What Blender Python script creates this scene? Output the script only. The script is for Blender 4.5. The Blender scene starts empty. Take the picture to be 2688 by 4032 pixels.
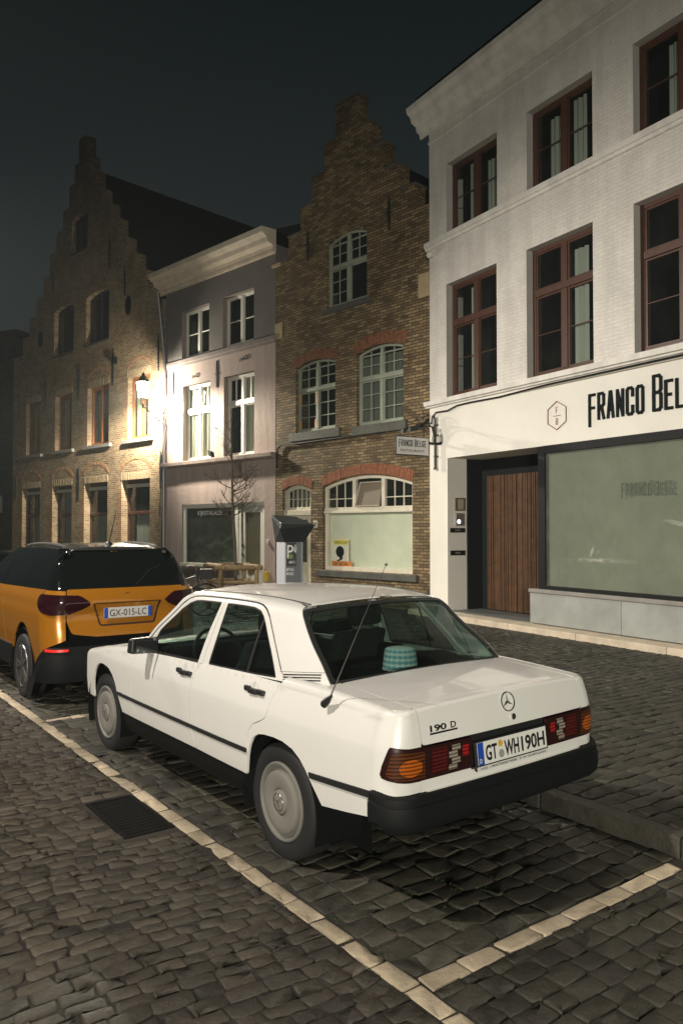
import bpy, bmesh, math, random
import numpy as np
from mathutils import Vector, Matrix, noise
from mathutils.geometry import delaunay_2d_cdt
R=math.radians; PI=math.pi
random.seed(7); np.random.seed(7)
scn=bpy.context.scene; COL=scn.collection
# ---------------- camera
FPX=3026.; PITCH=.0233; CAMZ=1.79
cam=bpy.data.cameras.new('camera'); camo=bpy.data.objects.new('camera',cam); COL.objects.link(camo)
cam.sensor_fit='VERTICAL'; cam.sensor_height=36; cam.lens=FPX/4032*36; cam.clip_end=2000; cam.clip_start=.05
camo.location=(0,0,CAMZ); camo.rotation_euler=(PI/2+PITCH,0,0); scn.camera=camo
# ---------------- night sky: town glow, brighter low down
w=bpy.data.worlds.new('World'); scn.world=w; w.use_nodes=True
nt=w.node_tree; nt.nodes.clear()
out=nt.nodes.new('ShaderNodeOutputWorld'); bg=nt.nodes.new('ShaderNodeBackground')
tc=nt.nodes.new('ShaderNodeTexCoord'); sep=nt.nodes.new('ShaderNodeSeparateXYZ'); rmp=nt.nodes.new('ShaderNodeValToRGB')
nt.links.new(tc.outputs['Generated'],sep.inputs[0]); nt.links.new(sep.outputs['Z'],rmp.inputs[0])
e=rmp.color_ramp.elements; e[0].position=0.0; e[0].color=(.024,.0295,.0305,1); e[1].position=.60; e[1].color=(.0052,.0092,.0092,1)
m_=e.new(.33); m_.color=(.0175,.0225,.0235,1)
nt.links.new(rmp.outputs[0],bg.inputs[0]); bg.inputs[1].default_value=.85
nt.links.new(bg.outputs[0],out.inputs[0])
scn.view_settings.view_transform='Standard'; scn.view_settings.look='None'; scn.view_settings.exposure=0; scn.view_settings.gamma=1
scn.cycles.max_bounces=6; scn.cycles.transparent_max_bounces=16; scn.cycles.use_denoising=True
scn.cycles.sample_clamp_indirect=4
# ---------------- street lighting (lanterns of the street; the visible one is lit in its own builder)
def lamp(name,loc,power,col,r=.12,kind='POINT',aim=None,spot=120,blend=.6):
    l=bpy.data.lights.new(name,kind); l.energy=power; l.color=col; l.shadow_soft_size=r
    o=bpy.data.objects.new(name,l); COL.objects.link(o); o.location=loc
    if kind=='SPOT':
        l.spot_size=R(spot); l.spot_blend=blend
        o.rotation_euler=(Vector(aim)-Vector(loc)).to_track_quat('-Z','Y').to_euler()
    return o
WARM=(1,.86,.66); PALE=(1,.93,.84)
lamp('street_light_near',(-4.7,2.8,7.2),2350,(1,.90,.80),.10,'SPOT',(-3.7,3.1,0),142,.5)
lamp('street_light_behind',(.2,-15,3.4),14500,(1,.94,.80),.25,'SPOT',(1.2,6.5,.5),60,1.)
lamp('street_light_opposite',(-7.4,10.4,6.2),5400,(1,.91,.80),.12,'SPOT',(5.2,12.6,-1.0),98,1.)
# ---------------- helpers
def ray(px,py):
    a=(px-1344)/FPX; b=-(py-2016)/FPX; c,s=math.cos(PITCH),math.sin(PITCH)
    return np.array([a,c-b*s,s+b*c])
CAMP=np.array([0,0,CAMZ])
def ground(px,py,z=0.):
    d=ray(px,py); return CAMP+(z-CAMZ)/d[2]*d
class Fac:                                     # the vertical plane of a street front
    def __init__(s,x,y,deg):
        a=R(deg); s.o=np.array([x,y,0.]); s.a=a
        s.r=np.array([math.sin(a),-math.cos(a),0]); s.n=np.array([math.cos(a),math.sin(a),0])
    def hit(s,px,py,dy=0.):
        d=ray(px,py); t=(np.dot(s.o-CAMP,s.n)+dy)/np.dot(d,s.n); P=CAMP+t*d
        return float(np.dot(P-s.o,s.r)),float(P[2])
    def w(s,lx,ly,z): P=s.o+lx*s.r+ly*s.n; return (P[0],P[1],z)
def tag(o,label=None,cat=None,group=None,kind=None):
    if label: o['label']=label
    if cat: o['category']=cat
    if group: o['group']=group
    if kind: o['kind']=kind
    return o
def empty(name,label,cat,loc=(0,0,0),rz=0,group=None):
    o=bpy.data.objects.new(name,None); COL.objects.link(o); o.location=loc; o.rotation_euler=(0,0,rz); o.empty_display_size=.2
    return tag(o,label,cat,group)
def link(name,me,mat,parent=None,smooth=False):
    if mat is not None:
        for m in (mat if isinstance(mat,(list,tuple)) else [mat]): me.materials.append(m)
    if smooth: me.polygons.foreach_set('use_smooth',[True]*len(me.polygons))
    o=bpy.data.objects.new(name,me); COL.objects.link(o)
    if parent is not None: o.parent=parent
    return o
class MB:
    def __init__(s): s.v=[]; s.f=[]; s.M=None
    def add(s,vs,fs):
        b=len(s.v)
        s.v+= [tuple(s.M@Vector(v)) for v in vs] if s.M is not None else [tuple(v) for v in vs]
        s.f+=[tuple(i+b for i in f) for f in fs]; return s
    def box(s,x0,x1,y0,y1,z0,z1):
        v=[(x,y,z) for x in (x0,x1) for y in (y0,y1) for z in (z0,z1)]
        return s.add(v,[(0,1,3,2),(4,6,7,5),(0,4,5,1),(2,3,7,6),(0,2,6,4),(1,5,7,3)])
    def hexa(s,bot,top):
        return s.add(list(bot)+list(top),[(3,2,1,0),(4,5,6,7),(0,1,5,4),(1,2,6,5),(2,3,7,6),(3,0,4,7)])
    def beam(s,a,b,w,h=None,up=(0,0,1)):
        a,b=Vector(a),Vector(b); d=(b-a).normalized(); u=Vector(up); sx=d.cross(u)
        if sx.length<1e-4: sx=d.cross(Vector((1,0,0)))
        sx.normalize(); sz=sx.cross(d); h=h or w; sx*=w/2; sz*=h/2
        q=[a-sx-sz,a+sx-sz,a+sx+sz,a-sx+sz]; p=[b-sx-sz,b+sx-sz,b+sx+sz,b-sx+sz]
        return s.hexa(q,p)
    def tube(s,pts,r,n=8,caps=True,closed=False):
        P=[Vector(p) for p in pts]; rr=r if isinstance(r,(list,tuple)) else [r]*len(P)
        T=[]
        for i in range(len(P)):
            if closed: a,b=P[i-1],P[(i+1)%len(P)]
            else: a,b=P[max(0,i-1)],P[min(len(P)-1,i+1)]
            T.append((b-a).normalized())
        ref=Vector((0,0,1)) if abs(T[0].z)<.9 else Vector((1,0,0))
        X=T[0].cross(ref).normalized(); rings=[]
        for i,t in enumerate(T):
            X=(X-t*X.dot(t)); 
            if X.length<1e-5: X=t.cross(Vector((.3,.5,.8)))
            X.normalize(); Y=t.cross(X)
            rings+= [P[i]+(X*math.cos(k*2*PI/n)+Y*math.sin(k*2*PI/n))*rr[i] for k in range(n)]
        F=[]; m=len(P)
        for i in range(m if closed else m-1):
            j=(i+1)%m
            for k in range(n): F.append((i*n+k,i*n+(k+1)%n,j*n+(k+1)%n,j*n+k))
        if caps and not closed: F+= [tuple(range(n-1,-1,-1)),tuple(range((m-1)*n,m*n))]
        return s.add(rings,F)
    def lathe(s,prof,n=24,ang=2*PI,sx=1,sy=1):            # prof: (r,z) about local z
        V=[]; 
        for r,z in prof: V+= [(r*math.cos(2*PI*k/n)*sx,r*math.sin(2*PI*k/n)*sy,z) for k in range(n)]
        F=[]
        for i in range(len(prof)-1):
            for k in range(n): F.append((i*n+k,i*n+(k+1)%n,(i+1)*n+(k+1)%n,(i+1)*n+k))
        F+= [tuple(range(n-1,-1,-1)),tuple(range((len(prof)-1)*n,len(prof)*n))]
        return s.add(V,F)
    def prism(s,poly,y0,y1):                        # poly in (x,z), extruded along y
        n=len(poly); V=[(x,y0,z) for x,z in poly]+[(x,y1,z) for x,z in poly]
        return s.add(V,[tuple(range(n)),tuple(range(2*n-1,n-1,-1))]+[(i,i+n,(i+1)%n+n,(i+1)%n) for i in range(n)])
    def sphere(s,c,r,n=12,m=8,sc=(1,1,1)):
        V=[]
        for i in range(m+1):
            t=PI*i/m
            for k in range(n): V.append((c[0]+r*sc[0]*math.sin(t)*math.cos(2*PI*k/n),c[1]+r*sc[1]*math.sin(t)*math.sin(2*PI*k/n),c[2]+r*sc[2]*math.cos(t)))
        F=[(i*n+k,(i+1)*n+k,(i+1)*n+(k+1)%n,i*n+(k+1)%n) for i in range(m) for k in range(n)]
        return s.add(V,F)
    def build(s,name,mat,parent=None,smooth=False,bevel=0,seg=2,fix=True):
        me=bpy.data.meshes.new(name); me.from_pydata(s.v,[],s.f); 
        if fix:
            bm=bmesh.new(); bm.from_mesh(me); bmesh.ops.remove_doubles(bm,verts=bm.verts,dist=1e-6)
            bmesh.ops.recalc_face_normals(bm,faces=bm.faces); bm.to_mesh(me); bm.free()
        o=link(name,me,mat,parent,smooth)
        if bevel: 
            b=o.modifiers.new('bevel','BEVEL'); b.width=bevel; b.segments=seg; b.limit_method='ANGLE'; b.angle_limit=R(40); b.harden_normals=False
        if smooth and bevel==0:
            try: me.set_sharp_from_angle(angle=R(38))
            except Exception: pass
        return o
def pip(x,y,poly):
    c=False; j=len(poly)-1
    for i in range(len(poly)):
        xi,yi=poly[i]; xj,yj=poly[j]
        if (yi>y)!=(yj>y) and x<(xj-xi)*(y-yi)/(yj-yi)+xi: c=not c
        j=i
    return c
def cdt(outer,holes=(),step=None,edge=None):
    """constrained triangulation of a plane polygon with holes -> verts2d, tris"""
    def dens(p):
        if not edge: return list(p)
        o=[]
        for i in range(len(p)):
            a,b=p[i],p[(i+1)%len(p)]; L=math.hypot(b[0]-a[0],b[1]-a[1]); n=max(1,int(math.ceil(L/edge)))
            o+= [(a[0]+(b[0]-a[0])*k/n,a[1]+(b[1]-a[1])*k/n) for k in range(n)]
        return o
    loops=[dens(outer)]+[dens(h) for h in holes]; V=[]; E=[]
    for l in loops:
        b=len(V); V+=[Vector(p) for p in l]; E+=[(b+i,b+(i+1)%len(l)) for i in range(len(l))]
    if step:
        xs=[p[0] for p in outer]; ys=[p[1] for p in outer]
        sx,sy=step if isinstance(step,tuple) else (step,step)
        allp=np.array([p for l in loops for p in l])
        for x in np.arange(min(xs)+sx*.5,max(xs),sx):
            for y in np.arange(min(ys)+sy*.5,max(ys),sy):
                if not pip(x,y,loops[0]) or any(pip(x,y,h) for h in loops[1:]): continue
                if np.min(((allp[:,0]-x)/sx)**2+((allp[:,1]-y)/sy)**2)<.12: continue
                V.append(Vector((x,y)))
    v,_,f,*_r=delaunay_2d_cdt(V,E,[],0,1e-7)
    T=[]
    for t in f:
        cx=sum(v[i][0] for i in t)/3; cy=sum(v[i][1] for i in t)/3
        if pip(cx,cy,loops[0]) and not any(pip(cx,cy,h) for h in loops[1:]): T.append(tuple(t))
    return [tuple(p) for p in v],T,loops
# ---------------- materials
MATS={}
def mat(name,col,rough=.6,metal=0,spec=.5,emit=None,es=0,coat=0,trans=0,bump=None,var=None,alpha=1,ior=1.45,varscale=3.,streak=0):
    if name in MATS: return MATS[name]
    m=bpy.data.materials.new(name); m.use_nodes=True; n=m.node_tree; b=n.nodes['Principled BSDF']
    b.inputs['Base Color'].default_value=(*col,1); b.inputs['Roughness'].default_value=rough; b.inputs['Metallic'].default_value=metal
    b.inputs['Specular IOR Level'].default_value=spec; b.inputs['Coat Weight'].default_value=coat; b.inputs['Coat Roughness'].default_value=.04
    b.inputs['Transmission Weight'].default_value=trans; b.inputs['IOR'].default_value=ior; b.inputs['Alpha'].default_value=alpha
    if emit: b.inputs['Emission Color'].default_value=(*emit,1); b.inputs['Emission Strength'].default_value=es
    if streak:
        t=n.nodes.new('ShaderNodeTexCoord'); mpg=n.nodes.new('ShaderNodeMapping'); mpg.inputs['Scale'].default_value=(4.3,4.3,.5); nz=n.nodes.new('ShaderNodeTexNoise'); nz.inputs['Scale'].default_value=1; nz.inputs['Detail'].default_value=7
        n.links.new(t.outputs['Object'],mpg.inputs[0]); n.links.new(mpg.outputs[0],nz.inputs[0]); mp=n.nodes.new('ShaderNodeMapRange'); mp.inputs[1].default_value=.38; mp.inputs[2].default_value=.62; mp.inputs[3].default_value=1-streak; mp.inputs[4].default_value=1.03
        mx=n.nodes.new('ShaderNodeVectorMath'); mx.operation='SCALE'; mx.inputs[0].default_value=col; n.links.new(nz.outputs[0],mp.inputs[0]); n.links.new(mp.outputs[0],mx.inputs['Scale']); n.links.new(mx.outputs[0],b.inputs['Base Color']); var=None
    if var or bump:
        t=n.nodes.new('ShaderNodeTexCoord')
        if var:
            nz=n.nodes.new('ShaderNodeTexNoise'); nz.inputs['Scale'].default_value=varscale; nz.inputs['Detail'].default_value=6; nz.inputs['Roughness'].default_value=.65
            mp=n.nodes.new('ShaderNodeMapRange'); mp.inputs[1].default_value=.3; mp.inputs[2].default_value=.7; mp.inputs[3].default_value=1-var; mp.inputs[4].default_value=1+var
            mx=n.nodes.new('ShaderNodeVectorMath'); mx.operation='SCALE'; mx.inputs[0].default_value=col
            n.links.new(t.outputs['Object'],nz.inputs[0]); n.links.new(nz.outputs[0],mp.inputs[0]); n.links.new(mp.outputs[0],mx.inputs['Scale']); n.links.new(mx.outputs[0],b.inputs['Base Color'])
        if bump:
            sc,st=bump; nb=n.nodes.new('ShaderNodeTexNoise'); nb.inputs['Scale'].default_value=sc; nb.inputs['Detail'].default_value=5
            bp=n.nodes.new('ShaderNodeBump'); bp.inputs['Strength'].default_value=st; bp.inputs['Distance'].default_value=.02
            n.links.new(t.outputs['Object'],nb.inputs[0]); n.links.new(nb.outputs[0],bp.inputs['Height']); n.links.new(bp.outputs[0],b.inputs['Normal'])
    MATS[name]=m; return m
def glass(name,tint=(.5,.55,.53),refl=1.0,rough=.02,dust=0,dustcol=(.3,.32,.28)):
    """thin pane: see-through plus fresnel mirror (and some dust)"""
    m=bpy.data.materials.new(name); m.use_nodes=True; n=m.node_tree; n.nodes.clear()
    o=n.nodes.new('ShaderNodeOutputMaterial'); tr=n.nodes.new('ShaderNodeBsdfTransparent'); tr.inputs[0].default_value=(*tint,1)
    gl=n.nodes.new('ShaderNodeBsdfGlossy'); gl.inputs['Roughness'].default_value=rough; lw=n.nodes.new('ShaderNodeLayerWeight'); lw.inputs[0].default_value=.5; pw=n.nodes.new('ShaderNodeMath'); pw.operation='POWER'; pw.inputs[1].default_value=4.6; n.links.new(lw.outputs['Facing'],pw.inputs[0]); fr=n.nodes.new('ShaderNodeMath'); fr.operation='MULTIPLY_ADD'; fr.inputs[1].default_value=.94; fr.inputs[2].default_value=.055; n.links.new(pw.outputs[0],fr.inputs[0])
    mul=n.nodes.new('ShaderNodeMath'); mul.operation='MULTIPLY'; mul.inputs[1].default_value=refl; mul.use_clamp=True
    mx=n.nodes.new('ShaderNodeMixShader'); n.links.new(fr.outputs[0],mul.inputs[0]); n.links.new(mul.outputs[0],mx.inputs[0])
    n.links.new(tr.outputs[0],mx.inputs[1]); n.links.new(gl.outputs[0],mx.inputs[2]); last=mx
    if dust:
        df=n.nodes.new('ShaderNodeBsdfDiffuse'); df.inputs[0].default_value=(*dustcol,1); m2=n.nodes.new('ShaderNodeMixShader')
        nz=n.nodes.new('ShaderNodeTexNoise'); nz.inputs['Scale'].default_value=2.5; nz.inputs['Detail'].default_value=5; t=n.nodes.new('ShaderNodeTexCoord'); n.links.new(t.outputs['Object'],nz.inputs[0])
        mp=n.nodes.new('ShaderNodeMapRange'); mp.inputs[1].default_value=.3; mp.inputs[2].default_value=.7; mp.inputs[3].default_value=dust*.6; mp.inputs[4].default_value=dust*1.4; n.links.new(nz.outputs[0],mp.inputs[0]); n.links.new(mp.outputs[0],m2.inputs[0])
        n.links.new(mx.outputs[0],m2.inputs[1]); n.links.new(df.outputs[0],m2.inputs[2]); last=m2
    n.links.new(last.outputs[0],o.inputs[0]); MATS[name]=m; return m
def brickmat(name,c1,c2,mort,bw=.2,bh=.062,ms=.012,bump=.6,dist=.012,c3=None,paint=False,offs=.5,rough=.85,vari=.55,msm=.2,streak=0):
    m=bpy.data.materials.new(name); m.use_nodes=True; n=m.node_tree; L=n.links; b=n.nodes['Principled BSDF']; b.inputs['Roughness'].default_value=rough
    b.inputs['Specular IOR Level'].default_value=.25
    N=n.nodes.new
    t=N('ShaderNodeTexCoord'); sp=N('ShaderNodeSeparateXYZ'); L.new(t.outputs['Object'],sp.inputs[0])
    ad=N('ShaderNodeMath'); ad.operation='ADD'; L.new(sp.outputs[0],ad.inputs[0]); L.new(sp.outputs[1],ad.inputs[1])
    cb=N('ShaderNodeCombineXYZ'); L.new(ad.outputs[0],cb.inputs[0]); L.new(sp.outputs[2],cb.inputs[1])
    nz=N('ShaderNodeTexNoise'); nz.inputs['Scale'].default_value=5; nz.inputs['Detail'].default_value=4; L.new(cb.outputs[0],nz.inputs[0])
    sb=N('ShaderNodeVectorMath'); sb.operation='SUBTRACT'; sb.inputs[1].default_value=(.5,.5,.5); L.new(nz.outputs['Color'],sb.inputs[0])
    sc=N('ShaderNodeVectorMath'); sc.operation='SCALE'; sc.inputs['Scale'].default_value=dist*3; L.new(sb.outputs[0],sc.inputs[0])
    av=N('ShaderNodeVectorMath'); L.new(cb.outputs[0],av.inputs[0]); L.new(sc.outputs[0],av.inputs[1])
    br=N('ShaderNodeTexBrick'); br.offset=offs; br.inputs['Scale'].default_value=1; br.inputs['Brick Width'].default_value=bw; br.inputs['Row Height'].default_value=bh
    br.inputs['Mortar Size'].default_value=ms; br.inputs['Mortar Smooth'].default_value=msm; br.inputs['Bias'].default_value=0
    br.inputs['Color1'].default_value=(0,0,0,1); br.inputs['Color2'].default_value=(1,1,1,1); br.inputs['Mortar'].default_value=(.5,.5,.5,1)
    L.new(av.outputs[0],br.inputs[0])
    rp=N('ShaderNodeValToRGB'); e=rp.color_ramp.elements; e[0].color=(*c1,1); e[1].color=(*c2,1)
    if c3: k=e.new(.5); k.color=(*c3,1)
    L.new(br.outputs['Color'],rp.inputs[0])
    n2=N('ShaderNodeTexNoise'); n2.inputs['Scale'].default_value=1.1; n2.inputs['Detail'].default_value=7; n2.inputs['Roughness'].default_value=.7; L.new(cb.outputs[0],n2.inputs[0])
    mp=N('ShaderNodeMapRange'); mp.inputs[1].default_value=.3; mp.inputs[2].default_value=.7; mp.inputs[3].default_value=1-vari; mp.inputs[4].default_value=1+vari*.6; L.new(n2.outputs[0],mp.inputs[0])
    mx=N('ShaderNodeMix'); mx.data_type='RGBA'; L.new(br.outputs['Fac'],mx.inputs[0]); L.new(rp.outputs[0],mx.inputs[6]); mx.inputs[7].default_value=(*mort,1)
    vs=N('ShaderNodeVectorMath'); vs.operation='SCALE'; L.new(mx.outputs[2],vs.inputs[0]); L.new(mp.outputs[0],vs.inputs['Scale']); 
    if streak:
        mg=N('ShaderNodeMapping'); mg.inputs['Scale'].default_value=(3.2,.45,1); L.new(cb.outputs[0],mg.inputs[0]); n5=N('ShaderNodeTexNoise'); n5.inputs['Scale'].default_value=1; n5.inputs['Detail'].default_value=8; n5.inputs['Roughness'].default_value=.65; L.new(mg.outputs[0],n5.inputs[0])
        m5=N('ShaderNodeMapRange'); m5.inputs[1].default_value=.38; m5.inputs[2].default_value=.62; m5.inputs[3].default_value=1-streak; m5.inputs[4].default_value=1.02; L.new(n5.outputs[0],m5.inputs[0])
        v5=N('ShaderNodeVectorMath'); v5.operation='SCALE'; L.new(vs.outputs[0],v5.inputs[0]); L.new(m5.outputs[0],v5.inputs['Scale']); vs=v5
    L.new(vs.outputs[0],b.inputs['Base Color'])
    n3=N('ShaderNodeTexNoise'); n3.inputs['Scale'].default_value=45; n3.inputs['Detail'].default_value=3; L.new(cb.outputs[0],n3.inputs[0])
    h=N('ShaderNodeMath'); h.operation='MULTIPLY_ADD'; L.new(n3.outputs[0],h.inputs[0]); h.inputs[1].default_value=.35
    iv=N('ShaderNodeMath'); iv.operation='SUBTRACT'; iv.inputs[0].default_value=1; L.new(br.outputs['Fac'],iv.inputs[1]); L.new(iv.outputs[0],h.inputs[2])
    h2=N('ShaderNodeMath'); h2.operation='MULTIPLY_ADD'; L.new(br.outputs['Color'],h2.inputs[0]); h2.inputs[1].default_value=.25; L.new(h.outputs[0],h2.inputs[2])
    bp=N('ShaderNodeBump'); bp.inputs['Strength'].default_value=bump; bp.inputs['Distance'].default_value=.012; L.new(h2.outputs[0],bp.inputs['Height']); L.new(bp.outputs[0],b.inputs['Normal'])
    MATS[name]=m; return m
# text: the built-in font turned into a mesh, in the local x-z plane, extruded towards -y
def text_mb(s,x,z,h,w=None,t=.004,cond=1.,align='LEFT',y=0,bold=0):
    cu=bpy.data.curves.new('t','FONT'); cu.body=s; cu.size=1; cu.align_x='LEFT'; cu.resolution_u=3; cu.offset=bold
    o=bpy.data.objects.new('t',cu); COL.objects.link(o); dg=bpy.context.evaluated_depsgraph_get(); me=o.evaluated_get(dg).to_mesh()
    V=np.array([v.co[:] for v in me.vertices]); F=[tuple(p.vertices) for p in me.polygons]
    bpy.data.objects.remove(o); bpy.data.curves.remove(cu)
    x0,x1=V[:,0].min(),V[:,0].max(); z0,z1=V[:,1].min(),V[:,1].max(); sz=h/(z1-z0); sx=(w/(x1-x0)) if w else sz*cond
    W=(x1-x0)*sx; off={'LEFT':0,'CENTER':-W/2,'RIGHT':-W}[align]
    mb=MB(); P=[((a-x0)*sx+x+off,y,(b-z0)*sz+z) for a,b,_ in V]; n=len(P)
    # front face and the rim
    from collections import Counter
    E=Counter()
    for f in F:
        for i in range(len(f)): E[tuple(sorted((f[i],f[(i+1)%len(f)])))]+=1
    front=[(p[0],y-t,p[2]) for p in P]
    mb.add(front+P,[f for f in F]+[(a,b,b+n,a+n) for (a,b),c in E.items() if c==1]); return mb,W
# tall condensed signboard letters drawn as strokes, unit box 1 wide x 1 high
GLY={'F':[[(0,0),(0,1),(1,1)],[(0,.5),(.85,.5)]],'R':[[(0,0),(0,1),(.75,1),(1,.93),(1,.57),(.75,.5),(0,.5)],[(.55,.5),(1,0)]],
'A':[[(0,0),(.42,1),(.58,1),(1,0)],[(.18,.3),(.82,.3)]],'N':[[(0,0),(0,1),(1,0),(1,1)]],'C':[[(1,.7),(1,.93),(.75,1),(.25,1),(0,.93),(0,.07),(.25,0),(.75,0),(1,.07),(1,.3)]],
'O':[[(.25,0),(.75,0),(1,.07),(1,.93),(.75,1),(.25,1),(0,.93),(0,.07),(.25,0)]],'B':[[(0,.5),(0,1),(.75,1),(1,.93),(1,.6),(.8,.52),(1,.44),(1,.07),(.75,0),(0,0),(0,.5),(.8,.52)]],
'E':[[(1,0),(0,0),(0,1),(1,1)],[(0,.5),(.8,.5)]],'L':[[(0,1),(0,0),(1,0)]],'G':[[(1,.75),(1,.93),(.75,1),(.25,1),(0,.93),(0,.07),(.25,0),(.75,0),(1,.07),(1,.45),(.55,.45)]]}
def stroke_text(mb,s,x,z,h,lw,gap,th,y=0,t=.01,big={},drop={}):
    k=0
    for ch in s:
        if ch==' ': x+=lw*.75; k+=1; continue
        hh=h*big.get(k,1); zz=z-(hh-h)*0.0-drop.get(k,0); hh+=drop.get(k,0) if ch=='F' else 0
        W=lw*(1.15 if k in big else 1)
        for st in GLY[ch]:
            P=[(x+th/2+a*(W-th),zz+th/2+(b if not(ch=='F' and k in drop and b==.5) else .58)*(hh-th)) for a,b in st]
            for i in range(len(P)-1):
                a,b=P[i],P[i+1]; dx,dz=b[0]-a[0],b[1]-a[1]; L=math.hypot(dx,dz)
                if L<1e-6: continue
                ux,uz=dx/L*th/2,dz/L*th/2; px,pz=-uz,ux; q=.75+ .0007*i
                mb.prism([(a[0]-ux*q+px,a[1]-uz*q+pz),(a[0]-ux*q-px,a[1]-uz*q-pz),(b[0]+ux*q-px,b[1]+uz*q-pz),(b[0]+ux*q+px,b[1]+uz*q+pz)],y-t-.0003*i-.0001*k,y)
        x+=W+gap; k+=1
    return x
# ================= buildings
FW=Fac(1.90572,16.55048,31.08); FB=Fac(-1.775,20.57,43.7); FP=Fac(-5.57,24.28,45.6); FL=Fac(-13.79,32.25,45.9)
def broot(F,name,label,cat='house'):
    return empty(name,label,cat,loc=tuple(F.o),rz=F.a-PI/2)
def top_of(o,x): 
    x0,x1,z0,z1,rise=o; c=(x0+x1)/2; h=(x1-x0)/2; return z1+rise*(1-((x-c)/h)**2)
def outline(o,inset=0,n=12,drop=0):
    x0,x1,z0,z1,rise=o; xs=np.linspace(x0+inset,x1-inset,n+1 if rise else 2)
    return [(x0+inset,z0+inset-drop),(x1-inset,z0+inset-drop)]+[(float(x),top_of(o,min(max(x,x0),x1))-inset) for x in xs[::-1]]
def wall(root,poly,ops,m,back,reveal=.2,mrev=None,name='wall',step=None):
    v,t,loops=cdt(poly,[outline(o) for o in ops]); mb=MB(); mb.add([(a,0,b) for a,b in v],t)
    n=len(poly)
    for i in range(n):
        a,b=poly[i],poly[(i+1)%n]; mb.add([(a[0],0,a[1]),(b[0],0,b[1]),(b[0],back,b[1]),(a[0],back,a[1])],[(0,1,2,3)])
    
    if back>1: mb.add([(a,back,b) for a,b in poly],[tuple(range(n))])
    if mrev is None:
        for o in ops:
            q=outline(o)
            for i in range(len(q)):
                a,b=q[i],q[(i+1)%len(q)]; mb.add([(a[0],0,a[1]),(b[0],0,b[1]),(b[0],reveal,b[1]),(a[0],reveal,a[1])],[(0,1,2,3)])
    ob=mb.build(name,m,root,fix=True)
    if mrev is not None:
        r=MB()
        for o in ops:
            q=outline(o)
            for i in range(len(q)):
                a,b=q[i],q[(i+1)%len(q)]; r.add([(a[0],0,a[1]),(b[0],0,b[1]),(b[0],reveal,b[1]),(a[0],reveal,a[1])],[(0,1,2,3)])
        r.build('plaster_reveal',mrev,root)
    return ob
def curtain_mb(mb,xa,xb,z0,z1,y,amp=.02,freq=9,seed=0):
    n=max(6,int((xb-xa)*40)); V=[];F=[]
    for i in range(n+1):
        x=xa+(xb-xa)*i/n; yy=y+amp*math.sin(x*2*PI*freq+seed)+amp*.6*math.sin(x*31+seed*3)
        V+=[(x,yy,z0),(x,yy,z1)]
    for i in range(n): F.append((2*i,2*i+2,2*i+3,2*i+1))
    mb.add(V,F)
GL=glass('window_glass',(.75,.79,.77),1.1,.03,dust=.03,dustcol=(.25,.27,.25))
CURT=mat('curtain_cloth',(.40,.42,.37),.9,spec=.1)
SHADE=mat('dark_interior',(.010,.013,.013),.95,spec=.05)
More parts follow.
